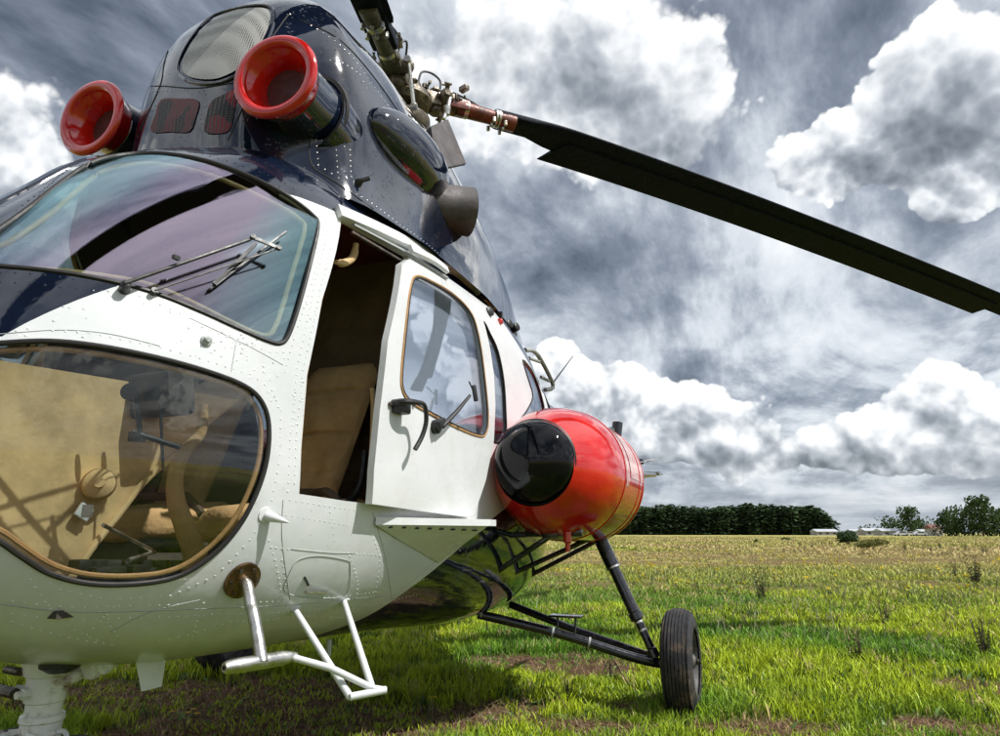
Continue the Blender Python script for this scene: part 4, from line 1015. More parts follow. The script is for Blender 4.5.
# tan sleeve / hose
g = G(); P_ = smooth_path([I(203, 405, .40), I(201, 432, .40), I(186, 450, .38), I(176, 472, .36), I(176, 500, .36), I(186, 530, .36), I(196, 560, .36), I(190, 590, .36)], 6)
g.tube(P_, [.016 + .030 * min(1, i / len(P_)) ** 1.6 for i in range(len(P_))], 14); g.build('control_gaiter', 'tan_canvas', heli)
g = G(); g.tube([I(135, 395, .3), I(140, 432, .3)], .008, 8); g.tube([I(132, 432, .3), I(188, 450, .36)], .009, 8); g.tube([I(160, 400, .25), I(163, 470, .27)], .005, 8); g.box(I(137, 437, .3), (.03, .04, .03)); g.each('linkage_rod', 'matte', heli)
g = G(); g.box(I(160, 395, .10), (.22, .12, .16), Matrix.Rotation(.2, 3, 'X'), .02); g.build('instrument_panel', 'lining', heli)
g = G()
for i in range(3): p = I(130 + 24 * i, 392, .2); g.lathe([(0, .028), (.008, .028), (.008, 0)], p, (.4, -.9, 0), 20)
g.each('gauge', 'matte', heli)
# seats
def pad(g, c, size, R, bev=.05):
    bm = bmesh.new(); bmesh.ops.create_cube(bm, size=1)
    for q in bm.verts: q.co = Vector((q.co.x * size[0], q.co.y * size[1], q.co.z * size[2]))
    bmesh.ops.bevel(bm, geom=bm.edges[:], offset=bev, segments=4, affect='EDGES', profile=.5)
    bmesh.ops.subdivide_edges(bm, edges=[e for e in bm.edges if e.calc_length() > .12], cuts=4, use_grid_fill=True)
    bm.verts.index_update()
    v = []
    for q in bm.verts:
        w = .016 * math.sin(q.co.x * 23 + 1) * math.sin(q.co.z * 31 + q.co.y * 17); p = q.co + q.co.normalized() * w; v.append(Vector(c) + R @ p)
    f = [tuple(x.index for x in q.verts) for q in bm.faces]; bm.free(); g.add(v, f)
for X in (.36, -.36):
    seat = bpy.data.objects.new('pilot_seat', None); C.objects.link(seat); seat.parent = heli
    g = G(); pad(g, (X, .72, 1.02), (.48, .48, .13), Matrix.Rotation(.10, 3, 'X')); g.build('cushion', 'tan_canvas', seat)
    # quilted canvas backrest with seams and slack folds at the foot
    v = []; f = []; NU, NV = 36, 56
    for side_ in (0, 1):
        for j in range(NV + 1):
            q = j / NV; wd_ = (.40 - .13 * (1 - q) ** 1.3) * (1 - .25 * max(0, (q - .86) / .14) ** 2); zc_ = 1.03 + .70 * q; yc_ = .90 + .20 * q
            for i in range(NU + 1):
                u = i / NU * 2 - 1; e_ = (1 - abs(u) ** 3.2) ** .5 * (1 - abs(2 * q - 1) ** 6) ** .5
                seam_ = math.exp(-((q - .80) / .011) ** 2) + math.exp(-((q - .52) / .011) ** 2) + .7 * math.exp(-((q - .27) / .014) ** 2)
                fold = .012 * math.sin(u * 5 + q * 14) * (1 - q) + .022 * math.sin(u * 3.2 - q * 9 + 1) * (1 - q) ** 1.5
                d_ = e_ * (.055 - .016 * seam_ + fold) if side_ == 0 else -.045 * e_
                v.append(Vector((X - .045 + u * wd_ / 2 - .03 * (1 - q), yc_ - d_, zc_)))
    n_ = (NU + 1) * (NV + 1)
    for side_ in (0, 1):
        for j in range(NV):
            for i in range(NU): k_ = side_ * n_ + j * (NU + 1) + i; f.append((k_, k_ + 1, k_ + NU + 2, k_ + NU + 1))
    mkobj('backrest', v, f, 'tan_canvas', seat)
    g = G(); sg_ = 1 if X > 0 else -1; g.tube(smooth_path([(X + sg_ * .20, .93, 1.30), (X + sg_ * .215, .88, 1.15), (X + sg_ * .20, .80, 1.08), (X + sg_ * .10, .74, 1.10)], 6), .014, 8); g.build('seat_frame', 'matte', seat)
    g = G(); g.tube(smooth_path([(X - .18, .76, 1.11), (X - .1, .70, 1.12), (X + .05, .80, 1.125), (X + .2, .72, 1.11), (X + .27, .80, .98)], 6), .018, 8, flat=(0, 0, 1)); g.build('belt', 'belt', seat)
    g = G(); g.box((X, .75, .88), (.42, .42, .12)); g.build('seat_box', 'lining', seat, False)
for X in (.36, -.36):
    bench = bpy.data.objects.new('cabin_seat', None); C.objects.link(bench); bench.parent = heli
    g = G(); pad(g, (X, 1.75, 1.05), (.5, .45, .12), Matrix.Rotation(.05, 3, 'X')); g.build('cushion', 'dark_canvas', bench)
    g = G(); pad(g, (X, 2.0, 1.35), (.5, .10, .6), Matrix.Rotation(-.1, 3, 'X')); g.build('backrest', 'dark_canvas', bench)
# grab strap at the top of the opening, tan cover strip at the rear of the opening
g = G(); g.tube(smooth_path([I(336, 262, .60), I(344, 263, .60), I(353, 257, .60), I(356, 244, .60)], 5), [.010] * 3 + [.016] * 10 + [.012] * 3, 10); g.build('grab_strap', 'tan_vinyl', heli)
g = G(); g.tube(smooth_path([I(372, 388, .70), I(373, 405, .70), I(372, 440, .70), I(368, 500, .70)], 5), .009, 8); g.build('door_curtain_edge', 'tan_vinyl', heli)
# panel behind the pilot (vertical dark-olive partition)
g = G(); g.box((.30, 1.25, 1.75), (.62, .03, 1.1), None, .01); g.build('cabin_partition', 'dark_canvas', heli, False)
slab('door_sill', [(.58, .40, 1.04), (.68, .40, 1.04), (.72, 1.3, 1.04), (.60, 1.3, 1.04)], .02, 'lining', heli, (0, 0, 1))
# shoulder harness behind the nose glass, tan seat side
# ------------------------------------------------------------------ ground
def vnoise(x, y, seed=0):
    xi = np.floor(x).astype(np.int64); yi = np.floor(y).astype(np.int64); xf = x - xi; yf = y - yi
    def h(a, b):
        k = (a * 374761393 + b * 668265263 + seed * 2147483) & 0x7fffffff; k = ((k ^ (k >> 13)) * 1274126177) & 0x7fffffff; return ((k ^ (k >> 16)) & 0xffff) / 65535.0
    u = xf * xf * (3 - 2 * xf); w = yf * yf * (3 - 2 * yf)
    return (h(xi, yi) * (1 - u) + h(xi + 1, yi) * u) * (1 - w) + (h(xi, yi + 1) * (1 - u) + h(xi + 1, yi + 1) * u) * w
def fbm(x, y, seed=0, o=4):
    s = 0; a = .5; t = 0
    for i in range(o): s = s + a * vnoise(x * 2 ** i, y * 2 ** i, seed + i * 17); t += a; a *= .55
    return s / t
def camdist(x, y): return np.hypot(x - CAM.x, y - CAM.y)
def gpy(px, py):
    p = atZ(px, py, 0); return Vector((p.x, p.y, 0))
SPOTS = [(770, 732, .20, 2.2), (950, 730, .24, 1.8), (470, 716, .42, 1.2), (240, 694, .7, 1.3), (330, 728, .4, 2), (600, 732, .22, 2.2), (100, 700, .5, 1.3), (560, 664, .5, 1.2),
         (800, 562, 3.2, 1.2), (930, 560, 2.6, 1.5), (690, 557, 3.0, 1.3), (640, 705, .2, 1.6), (975, 690, .3, 1.2)]
def soilmask(x, y):
    """1 = bare earth, 0 = grass"""
    n = fbm(x * .62 + 5, y * .62, 3, 5); d = camdist(x, y)
    near_ = np.clip((n - .50) * 12, 0, 1) * np.clip((7.5 - d) / 3, 0, 1)
    n2 = fbm(x * .22, y * .35 + 9, 8, 4)
    far = np.clip((n2 - .47) * 7, 0, 1) * np.clip((d - 10) / 6, 0, 1) * np.clip((70 - d) / 30, .25, 1)
    m = near_ + far
    w = fbm(x * 2.1, y * 2.1, 90, 4) - .5
    for (px, py, r, k) in SPOTS:
        p = gpy(px, py); u = (x - p.x) * Rv.x + (y - p.y) * Rv.y; v = (x - p.x) * Hv.x + (y - p.y) * Hv.y
        q = np.sqrt((u / (r * k)) ** 2 + (v / r) ** 2) + w * 1.6
        m = m + np.clip((1.05 - q) * 4, 0, 1)
    return np.clip(m, 0, 1)
def hgt(x, y):
    d = camdist(x, y)
    return (fbm(x * 1.3, y * 1.3, 21, 3) - .5) * .05 * np.clip(12 / (d + 1), 0, 1) + (fbm(x * 7, y * 7, 25, 2) - .5) * .022 * np.clip(1.2 - d / 9, 0, 1)
def axis_lines(c):
    a = [0]; s = .07
    while a[-1] < 6: a.append(a[-1] + s)
    while a[-1] < 6000: s *= 1.07; a.append(a[-1] + s)
    a = np.array(a); return np.concatenate([-a[:0:-1], a]) + c
gx = axis_lines(1.0); gy = axis_lines(3.5)
XX, YY = np.meshgrid(gx, gy, indexing='ij'); ZZ = hgt(XX, YY)
co = np.stack([XX, YY, ZZ], -1).reshape(-1, 3).astype(np.float32); nx, ny = len(gx), len(gy)
idx = np.arange(nx * ny).reshape(nx, ny)
q = np.stack([idx[:-1, :-1], idx[1:, :-1], idx[1:, 1:], idx[:-1, 1:]], -1).reshape(-1, 4)
def fast_mesh(name, co, faces, k, mats, attrs=None, smooth=False):
    me = bpy.data.meshes.new(name); me.vertices.add(len(co)); me.vertices.foreach_set('co', co.astype(np.float32).ravel())
    nf = len(faces); me.loops.add(nf * k); me.loops.foreach_set('vertex_index', faces.astype(np.int32).ravel())
    me.polygons.add(nf); me.polygons.foreach_set('loop_start', np.arange(0, nf * k, k, dtype=np.int32))
    if smooth: me.polygons.foreach_set('use_smooth', np.ones(nf, bool))
    me.update()
    for an, (ty, arr) in (attrs or {}).items():
        a = me.attributes.new(an, ty, 'POINT'); a.data.foreach_set('color' if ty == 'FLOAT_COLOR' else 'value', arr.astype(np.float32).ravel())
    for m in mats: me.materials.append(MAT[m])
    o = bpy.data.objects.new(name, me); C.objects.link(o); return o
m, t = newmat('field_ground'); tc = t.n('ShaderNodeTexCoord').outputs['Object']
at = t.n('ShaderNodeAttribute', attribute_name='soil'); soil = at.outputs['Fac']
ad = t.n('ShaderNodeAttribute', attribute_name='far'); far = ad.outputs['Fac']
n1 = t.noise(tc, 2.2, 8, .7); n2 = t.noise(tc, 25, 6, .7); n3 = t.noise(t.mapv(tc, (.02, .07, 1)), 3, 6, .65)
earth = t.mix(t.mr(n2, .35, .65), (.06, .036, .022), (.20, .115, .07))
turf = t.mix(t.mr(n1, .35, .65), (.05, .075, .014), (.12, .16, .026))
nearc = t.mix(t.m('ADD', t.m('MULTIPLY', soil, .85), t.m('MULTIPLY', n2, .25)), turf, earth)
n4 = t.noise(t.mapv(tc, (.06, .16, 1)), 1.5, 9, .75)
farg = t.mix(t.mr(n4, .38, .6), (.44, .38, .15), (.30, .34, .08))
farg = t.mix(t.mr(n3, .48, .62), farg, (.42, .30, .14))
farg = t.mix(t.m('MULTIPLY', soil, .8), farg, (.12, .062, .036))
farg = t.mix(t.mr(t.noise(tc, .9, 6, .8), .5, .72), farg, (.16, .18, .05))
col = t.mix(far, nearc, farg)
pbsdf(t, col, .95, 0, 0, t.bump(t.m('ADD', n1, n2), .8, .05), spec=.1); MAT['ground'] = m
D0 = camdist(co[:, 0], co[:, 1])
ground = fast_mesh('field', co, q, 4, ['ground'], {'soil': ('FLOAT', soilmask(co[:, 0], co[:, 1])), 'far': ('FLOAT', np.clip((D0 - 9) / 14, 0, 1))}, True)
tag(ground, kind='structure', label='wide flat field of grass and bare reddish earth reaching the horizon')
# grass
m, t = newmat('grass_blades'); at = t.n('ShaderNodeAttribute', attribute_name='col')
ge = t.n('ShaderNodeNewGeometry'); vm_ = t.n('ShaderNodeVectorMath', operation='MULTIPLY_ADD'); t.l(ge.outputs['Normal'], vm_.inputs[0]); vm_.inputs[1].default_value = (.45, .45, .45); vm_.inputs[2].default_value = (0, 0, .8); vn_ = t.n('ShaderNodeVectorMath', operation='NORMALIZE'); t.l(vm_.outputs[0], vn_.inputs[0])
d1 = t.n('ShaderNodeBsdfDiffuse'); t.l(vn_.outputs[0], d1.inputs['Normal']); t.l(at.outputs['Color'], d1.inputs[0]); tr_ = t.n('ShaderNodeBsdfTranslucent'); t.l(at.outputs['Color'], tr_.inputs[0])
gl = t.n('ShaderNodeBsdfGlossy'); gl.inputs['Roughness'].default_value = .45; gl.inputs[0].default_value = (.5, .5, .4, 1)
mx = t.n('ShaderNodeMixShader'); mx.inputs[0].default_value = .3; t.l(d1.outputs[0], mx.inputs[1]); t.l(tr_.outputs[0], mx.inputs[2])
mx2 = t.n('ShaderNodeMixShader'); mx2.inputs[0].default_value = .05; t.l(mx.outputs[0], mx2.inputs[1]); t.l(gl.outputs[0], mx2.inputs[2])
o_ = t.n('ShaderNodeOutputMaterial'); t.l(mx2.outputs[0], o_.inputs[0]); MAT['grassm'] = m
HA = math.atan2(Hv.y, Hv.x)
def scatter(n, d0, d1, power, half=.82, fx=None):
    """points in a wedge in front of the camera, density ~ d**-power"""
    u = rng.random(n); e = 2 - power
    d = (d0 ** e + u * (d1 ** e - d0 ** e)) ** (1 / e) if abs(e) > 1e-6 else d0 * (d1 / d0) ** u
    a = HA + (rng.random(n) * 2 - 1) * half
    return CAM.x + d * np.cos(a), CAM.y + d * np.sin(a), d
def blades(name, x, y, hgt_, wid, colr, lean, label, seg=3, z0=None):
    n = len(x); ph = rng.random(n) * 2 * np.pi; ld = rng.random(n) * 2 * np.pi
    z = (hgt(x, y) if z0 is None else z0) - .004
    co = np.zeros((n, 2 * seg + 1, 3)); cl = np.zeros((n, 2 * seg + 1, 4)); cl[..., 3] = 1
    bx, by = np.cos(ph), np.sin(ph); lx, ly = np.cos(ld) * lean, np.sin(ld) * lean
    for s in range(seg):
        tt = s / seg; w = wid * (1 - tt * .55) / 2; hh = hgt_ * tt * (1 - .25 * tt * np.minimum(lean, 1.2)); off = hgt_ * tt ** 2
        for k, sg in ((0, -1), (1, 1)):
            co[:, 2 * s + k, 0] = x + bx * w * sg + lx * off; co[:, 2 * s + k, 1] = y + by * w * sg + ly * off; co[:, 2 * s + k, 2] = z + hh
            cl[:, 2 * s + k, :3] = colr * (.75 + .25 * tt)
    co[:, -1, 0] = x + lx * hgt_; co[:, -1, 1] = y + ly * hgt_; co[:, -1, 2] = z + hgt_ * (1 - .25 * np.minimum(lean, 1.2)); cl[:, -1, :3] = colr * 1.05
    base = (np.arange(n) * (2 * seg + 1))[:, None]; fs = []
    for s in range(seg - 1): fs.append(np.concatenate([base + 2 * s, base + 2 * s + 1, base + 2 * s + 3], 1)); fs.append(np.concatenate([base + 2 * s, base + 2 * s + 3, base + 2 * s + 2], 1))
    fs.append(np.concatenate([base + 2 * seg - 2, base + 2 * seg - 1, base + 2 * seg], 1))
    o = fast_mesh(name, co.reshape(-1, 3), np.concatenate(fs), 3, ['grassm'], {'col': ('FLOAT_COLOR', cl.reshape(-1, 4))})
    tag(o, label, 'grass', kind='stuff'); return o
def grasscol(x, y, d):
    n = len(x); a = fbm(x * .7, y * .7, 40, 3); b = rng.random(n)
    lime = np.array([.46, .58, .03]); green = np.array([.15, .32, .03]); dark = np.array([.07, .14, .028]); straw = np.array([.60, .47, .22]); pale = np.array([.46, .44, .13])
    c = green + (lime - green) * np.clip((a - .33) * 3.6, 0, 1)[:, None]
    c = np.where((b < .12)[:, None], dark, c); c = np.where((b > .90 + .06 * np.clip((9 - d) / 3, 0, 1))[:, None], straw, c)
    f = np.clip((d - 8) / 16, 0, 1) * np.clip(.45 + (fbm(x * .12, y * .2, 60, 3) - .4) * 2.5, 0, 1)
    c = c * (1 - f[:, None]) + (pale if True else 0) * f[:, None]
    f2 = (np.clip((d - 12) / 26, 0, 1) * np.clip(.55 + (fbm(x * .08, y * .14, 66, 3) - .5) * 4, .1, 1))[:, None]; c = c * (1 - f2) + straw * f2
    return c * (1 + (rng.random(n) - .5) * .6 * np.clip(12 / d, .35, 1))[:, None]
# near sward: tufts of blades
def tufts(n, d0, d1, power, per, spread, h, w, label, name, half=.82, lean=.7):
    x, y, d = scatter(n, d0, d1, power, half); keep = rng.random(n) > np.clip(soilmask(x, y) * 1.2, 0, .74); x, y, d = x[keep], y[keep], d[keep]
    hs = (.30 + 1.2 * fbm(x * 1.7, y * 1.7, 33, 3)) * (1 - .6 * soilmask(x, y)) * (.7 + .6 * rng.random(len(x)))
    X = np.repeat(x, per); Y = np.repeat(y, per); Dd = np.repeat(d, per); H = np.repeat(hs, per) * h * (.5 + .7 * rng.random(len(X)))
    sc_ = np.clip(Dd / 6, 1, 99) ** .5
    X = X + rng.normal(0, spread, len(X)) * sc_; Y = Y + rng.normal(0, spread, len(X)) * sc_
    c = np.repeat(grasscol(x, y, d), per, 0) * (.8 + .4 * rng.random(len(X)))[:, None]
    return blades(name, X, Y, H, w * np.clip(Dd / 4, .8, 8) ** .75, c, lean * (.15 + rng.random(len(X)) * .9), label)
tufts(int(30000 * Q), 1.6, 11, 1.3, 11, .030, .10, .0075, 'short bright green grass growing round the helicopter wheels', 'grass', .85)
tufts(int(30000 * Q), 9, 45, 1.6, 8, .06, .12, .010, 'paler rough grass of the middle field', 'rough_grass', .85)
tufts(int(16000 * Q), 35, 200, 1.7, 6, .25, .22, .03, 'dry tan grass of the far field', 'dry_grass', .85)
def litter(n, label, name, col, h, w, lean):
    x, y, d = scatter(n, 1.8, 12, 1.3); k = rng.random(len(x)) < soilmask(x, y) * .9 + .06; x, y, d = x[k], y[k], d[k]
    c = np.array(col)[None] * (.45 + 1.0 * rng.random(len(x)))[:, None]
    return blades(name, x, y, h * (.3 + rng.random(len(x))), w * (.6 + .8 * rng.random(len(x))), c, lean * (.6 + rng.random(len(x))), label, 2)
litter(int(60000 * Q), 'dead straw and thatch lying on the bare earth', 'dead_grass', (.42, .30, .17), .06, .004, 1.3)
litter(int(26000 * Q), 'small clods and dark leaf litter on the bare earth', 'leaf_litter', (.12, .07, .04), .022, .016, 1.0)
# broadleaf weeds and low herbs as ground cover, tiny yellow flowers
def herbs(n, d0, d1, col, label, name, h=.05, w=.02, soil_only=False, reg=None, lean=1.0):
    x, y, d = scatter(n, d0, d1, 1.2)
    k = rng.random(len(x)) > soilmask(x, y) * .85; x, y, d = x[k], y[k], d[k]
    if reg is not None: k = reg(x, y, d); x, y, d = x[k], y[k], d[k]
    c = np.array(col)[None] * (.6 + .8 * rng.random(len(x)))[:, None]
    return blades(name, x, y, h * (.5 + rng.random(len(x))), w * (.6 + .8 * rng.random(len(x))) * np.clip(d / 5, 1, 5) ** .6, c, lean * (.5 + 1.2 * rng.random(len(x))), label, 2)
herbs(int(20000 * Q), 1.8, 14, (.16, .26, .07), 'small broad leaved weeds between the grass', 'ground_cover')
herbs(int(9000 * Q), 5, 22, (.24, .28, .15), 'grey-green seeding weeds in drifts across the middle field', 'ground_cover', .16, .009, lean=.3, reg=lambda x, y, d: fbm(x * .5, y * .5, 101, 3) > .54)
x, y, d = scatter(900, 5, 60, 1.3); k = fbm(x * .15, y * .25, 77, 3) > .50; x, y, d = x[k], y[k], d[k]
x = np.repeat(x, 5) + rng.normal(0, .05, len(x) * 5); y = np.repeat(y, 5) + rng.normal(0, .05, len(y) * 5); d = np.repeat(d, 5)
c = np.tile(np.array([.62, .48, .03]), (len(x), 1)) * (.7 + .5 * rng.random(len(x)))[:, None]
blades('yellow_flowers', x, y, .03 + .02 * rng.random(len(x)), .022 * np.clip(d / 6, 1, 3), c, .8 + rng.random(len(x)), 'yellow flower heads sprinkled over the field', 2, z0=hgt(x, y) + .12 + .1 * rng.random(len(x)))
# ------------------------------------------------------------------ plants as things
def leafcloud(g, c, r, n, size, rr, squash=1.0, shell=.3):
    c = Vector(c)
    for i in range(n):
        while True:
            p = Vector((rr.uniform(-1, 1), rr.uniform(-1, 1), rr.uniform(-1, 1)))
            if shell < p.length < 1: break
        p = Vector((p.x * r, p.y * r, p.z * r * squash)) + c
        a = Vector((rr.gauss(0, 1), rr.gauss(0, 1), rr.gauss(0, 1))).normalized(); b = a.orthogonal().normalized(); s = size * rr.uniform(.5, 1.3)
        e = a.cross(b)
        g.add([p - b * s, p + e * s * .5, p + b * s, p - e * s * .5 + a * s * .2], [(0, 1, 2, 3)])
def foliage_mat(name, lo, hi, sc_=1.0):
    m, t = newmat(name); tc = t.n('ShaderNodeTexCoord').outputs['Object']; n = t.noise(tc, sc_, 6, .7)
    c = t.mix(t.mr(n, .3, .7), lo, hi); d = t.n('ShaderNodeBsdfDiffuse'); t.l(c, d.inputs[0]); r = t.n('ShaderNodeBsdfTranslucent'); t.l(c, r.inputs[0])
    x = t.n('ShaderNodeMixShader'); x.inputs[0].default_value = .25; t.l(d.outputs[0], x.inputs[1]); t.l(r.outputs[0], x.inputs[2]); o = t.n('ShaderNodeOutputMaterial'); t.l(x.outputs[0], o.inputs[0]); MAT[name] = m
foliage_mat('pine_leaves', (.035, .060, .034), (.095, .145, .070), .10); foliage_mat('tree_leaves', (.035, .06, .025), (.08, .12, .045), .5)
foliage_mat('bush_leaves', (.12, .13, .045), (.22, .22, .08), 3); foliage_mat('weed_leaves', (.045, .055, .030), (.10, .11, .055), 8); foliage_mat('herb_leaves', (.06, .12, .03), (.14, .2, .05), 8)
MAT['bark'] = simple('bark', (.10, .075, .05), .9, 0, 0, .4, 2); MAT['yellowp'] = simple('yellow_petals', (.75, .55, .02), .6, 0, 0, .2); MAT['drystem'] = simple('dry_stem', (.13, .10, .06), .9, 0, 0, .3, 8)
def gp(px, dist, py=533):
    """ground point seen in picture column px at a given distance"""
    d = ray(px, py); d = Vector((d.x, d.y, 0)).normalized(); return Vector((CAM.x + d.x * dist, CAM.y + d.y * dist, 0))
def bush(name, loc, r, h, n, size, mat, label, cat='bush', seed=1):
    rr = random.Random(seed); root = bpy.data.objects.new(name, None); C.objects.link(root); root.location = loc; tag(root, label, cat)
    g = G()
    for k in range(9): a = k * .7; g.tube([(0, 0, 0), (math.cos(a) * r * .5, math.sin(a) * r * .5, h * .7)], [size * .2, size * .08], 5)
    g.build('stems', 'drystem', root)
    g = G()
    for k in range(7): a = k * .9; leafcloud(g, (math.cos(a) * r * .5, math.sin(a) * r * .5, h * rr.uniform(.4, .75)), r * .55, n // 7, size, rr, h / r * .5, .1)
    g.build('leaves', mat, root, False)
bush('bush', gpy(872, 550), .95, .62, 1500, .07, 'bush_leaves', 'rounded pale green bush standing alone in the far field', seed=2)
bush('bush', gp(847, 62), .8, 1.15, 900, .13, 'pine_leaves', 'small dark green conifer-like bush left of the rounded bush', seed=3)
bush('bush', gpy(786, 541), .7, .45, 400, .06, 'tree_leaves', 'low dark bush in the field below the pine wood', seed=4)
bush('bush', gpy(756, 544), .22, .5, 150, .05, 'tree_leaves', 'slim dark upright bush left of the low dark bush', seed=5)
def weed(loc, h, n, label, seed, mat='weed_leaves', group=None, head=None):
    rr = random.Random(seed); root = bpy.data.objects.new('weed', None); C.objects.link(root); root.location = (loc[0], loc[1], 0); tag(root, label, 'weed', group)
    g = G(); gl_ = G()
    for k in range(n):
        a = rr.uniform(0, 6.28); s = rr.uniform(.02, .14) * h / .5; hh = h * rr.uniform(.55, 1); top = Vector((math.cos(a) * s, math.sin(a) * s, hh)); base = Vector((math.cos(a) * s * .3, math.sin(a) * s * .3, -.01))
        g.tube([base, base.lerp(top, .5) + Vector((rr.uniform(-.01, .01), 0, 0)), top], [.005, .004, .002], 5)
        for i in range(26):
            t_ = rr.uniform(.12, 1); p = base.lerp(top, t_); b = rr.uniform(0, 6.28); L = h * .085 * (1.2 - t_ * .7); d_ = Vector((math.cos(b), math.sin(b), .6)).normalized(); sd = d_.orthogonal().normalized() * L * .22
            gl_.add([p, p + d_ * L * .5 + sd, p + d_ * L, p + d_ * L * .5 - sd], [(0, 1, 2, 3)])
    g.build('stem', 'drystem', root); gl_.build('leaves', mat, root, False)
    if head:
        g = G()
        for k in range(head):
            a = rr.uniform(0, 6.28); c = Vector((math.cos(a) * .025 * k, math.sin(a) * .025 * k, h * rr.uniform(.92, 1.12)))
            for j in range(8): b = j * .785; g.add([c, c + Vector((math.cos(b - .3) * .009, math.sin(b - .3) * .009, .004)), c + Vector((math.cos(b) * .016, math.sin(b) * .016, .003)), c + Vector((math.cos(b + .3) * .009, math.sin(b + .3) * .009, .004))], [(0, 1, 2, 3)])
        g.each('flower_head', 'yellowp', root, False, step=8)
weed(gpy(762, 604), .52, 9, 'tall grey-green spiky weed in mid field right of the wheel', 11)
weed(gpy(976, 585), .62, 12, 'bushy dark weed with thin branches near the right edge of the picture', 12)
weed(gpy(955, 578), .45, 4, 'single upright dark weed spike just left of the bushy dark weed', 13)
weed(gpy(985, 655), .32, 10, 'leafy grey-green weed low at the right edge of the picture', 15)
weed(gpy(860, 662), .26, 7, 'small grey-green weed in the grass right of the main wheel', 16)
weed(gpy(570, 700), .13, 5, 'tiny weed with one yellow flower left of the main wheel', 17, 'herb_leaves', None, 3)
weed(gpy(610, 680), .17, 6, 'grey-green weed under the landing gear arm', 18)
weed(gpy(186, 734), .10, 4, 'yellow flowered weed on the ground below the nose', 19, 'herb_leaves', None, 4)
weed(gpy(430, 722), .12, 4, 'green weed with two small yellow heads at the bottom edge of the picture', 20, 'herb_leaves', None, 2)
weed(gpy(885, 625), .30, 6, 'olive weed tuft in the bright grass of mid field', 21)
for i, (px, py) in enumerate([(800, 547), (812, 548), (822, 546), (905, 552), (930, 553), (985, 556), (965, 551), (940, 549)]):
    weed(gpy(px, py), .55, 8, 'small dark weed clump far out in the field', 40 + i, 'tree_leaves', 'weed clumps far out in the field')
# ------------------------------------------------------------------ distance
def tree(loc, h, w, n, size, label, seed, mat='tree_leaves', lobes=9, base=.12, name='tree', top=1.0):
    rr = random.Random(seed); root = bpy.data.objects.new(name, None); C.objects.link(root); root.location = loc; tag(root, label, 'tree')
    g = G(); g.tube([(0, 0, -.2), (0, 0, h * .35), (0, 0, h * .8)], [h * .022, h * .016, h * .005], 8)
    cs = []
    for k in range(lobes):
        t_ = (k + .5) / lobes; z = h * (base + (1 - base) * .86 * t_) + rr.uniform(-.04, .04) * h; a = k * 2.4; wr = w * (1 - .55 * abs(t_ - .4) * top) * .5; c = Vector((math.cos(a) * wr * .6 * rr.uniform(.5, 1), math.sin(a) * wr * .6 * rr.uniform(.5, 1), z)); cs.append((c, wr * rr.uniform(.42, .7)))
        g.tube([(0, 0, z * .6), c], [h * .008, h * .003], 5)
    g.build('trunk', 'bark', root)
    g = G()
    for c, r in cs: leafcloud(g, c, r, n // lobes, size, rr, rr.uniform(.7, 1.1), .2)
    g.build('crown', mat, root, False)
# pine wood: one mass
g = G(); rr = random.Random(5)
for row in range(3):
    n = 95
    for i in range(n):
        px = 560 + (832 - 560) * (i + rr.uniform(-.5, .5)) / (n - 1) - row * 2; D_ = 330 + row * 16 + rr.uniform(-4, 4); p = gp(px, D_)
        hh = 13.4 * (rr.uniform(.88, 1.03) + .04 * math.sin(i * .21) + .02 * math.sin(i * .7)) * (1 - .5 * max(0, (px - 812) / 20) ** 1.5) * (1 + .0 * row); w = rr.uniform(2.6, 4.4)
        g.tube([p, p + Vector((0, 0, hh * .8))], [.25, .1], 5)
        for k in range(120):
            z = hh * rr.random(); rad = w * max(.0, 1 - (z / hh) ** 3) ** .5 + .2; a = rr.uniform(0, 6.28); c = p + Vector((math.cos(a) * rad * rr.random() ** .5, math.sin(a) * rad * rr.random() ** .5, z))
            s = rr.uniform(.7, 1.4); b = rr.uniform(0, 6.28); u = Vector((math.cos(b), math.sin(b), rr.uniform(-.5, .3))) * s; q_ = Vector((-math.sin(b), math.cos(b), rr.uniform(-.4, .4))) * s * .7
            g.add([c - u, c + q_, c + u, c - q_], [(0, 1, 2, 3)])
tag(g.build('pine_wood', 'pine_leaves', None, False), 'long dark pine wood on the horizon right of the red tank', 'wood', kind='stuff')
tree(gp(911, 300), 11.5, 9.5, 900, .55, 'tall open-crowned tree on the skyline between the low white buildings', 31, lobes=12, base=.2)
tree(gp(892, 330), 7.5, 15, 700, .6, 'low wide tree left of the tall open-crowned tree', 32, lobes=9, base=.05, top=.4)
tree(gp(924, 330), 6.2, 11, 500, .6, 'low rounded tree right of the tall open-crowned tree', 33, lobes=8, base=.05, top=.4)
tree(gp(983, 240), 12.5, 9.0, 1500, .5, 'tallest dark tree rising above the right-hand clump', 34, lobes=14, base=.1)
tree(gp(948, 250), 8.0, 9, 1100, .5, 'leftmost dark rounded tree of the right-hand clump', 35, lobes=9, base=.02, top=.5)
tree(gp(964, 245), 9.2, 10, 1200, .5, 'dark tree between the leftmost one and the tallest of the clump', 36, lobes=9, base=.02, top=.5)
tree(gp(1001, 245), 9.0, 10, 1200, .5, 'dark tree cut by the right edge of the picture', 37, lobes=9, base=.02, top=.4)
tree(gp(866, 420), 4.5, 8, 200, .6, 'tiny distant tree on the skyline left of the white buildings', 38, lobes=6, base=.05, top=.4)
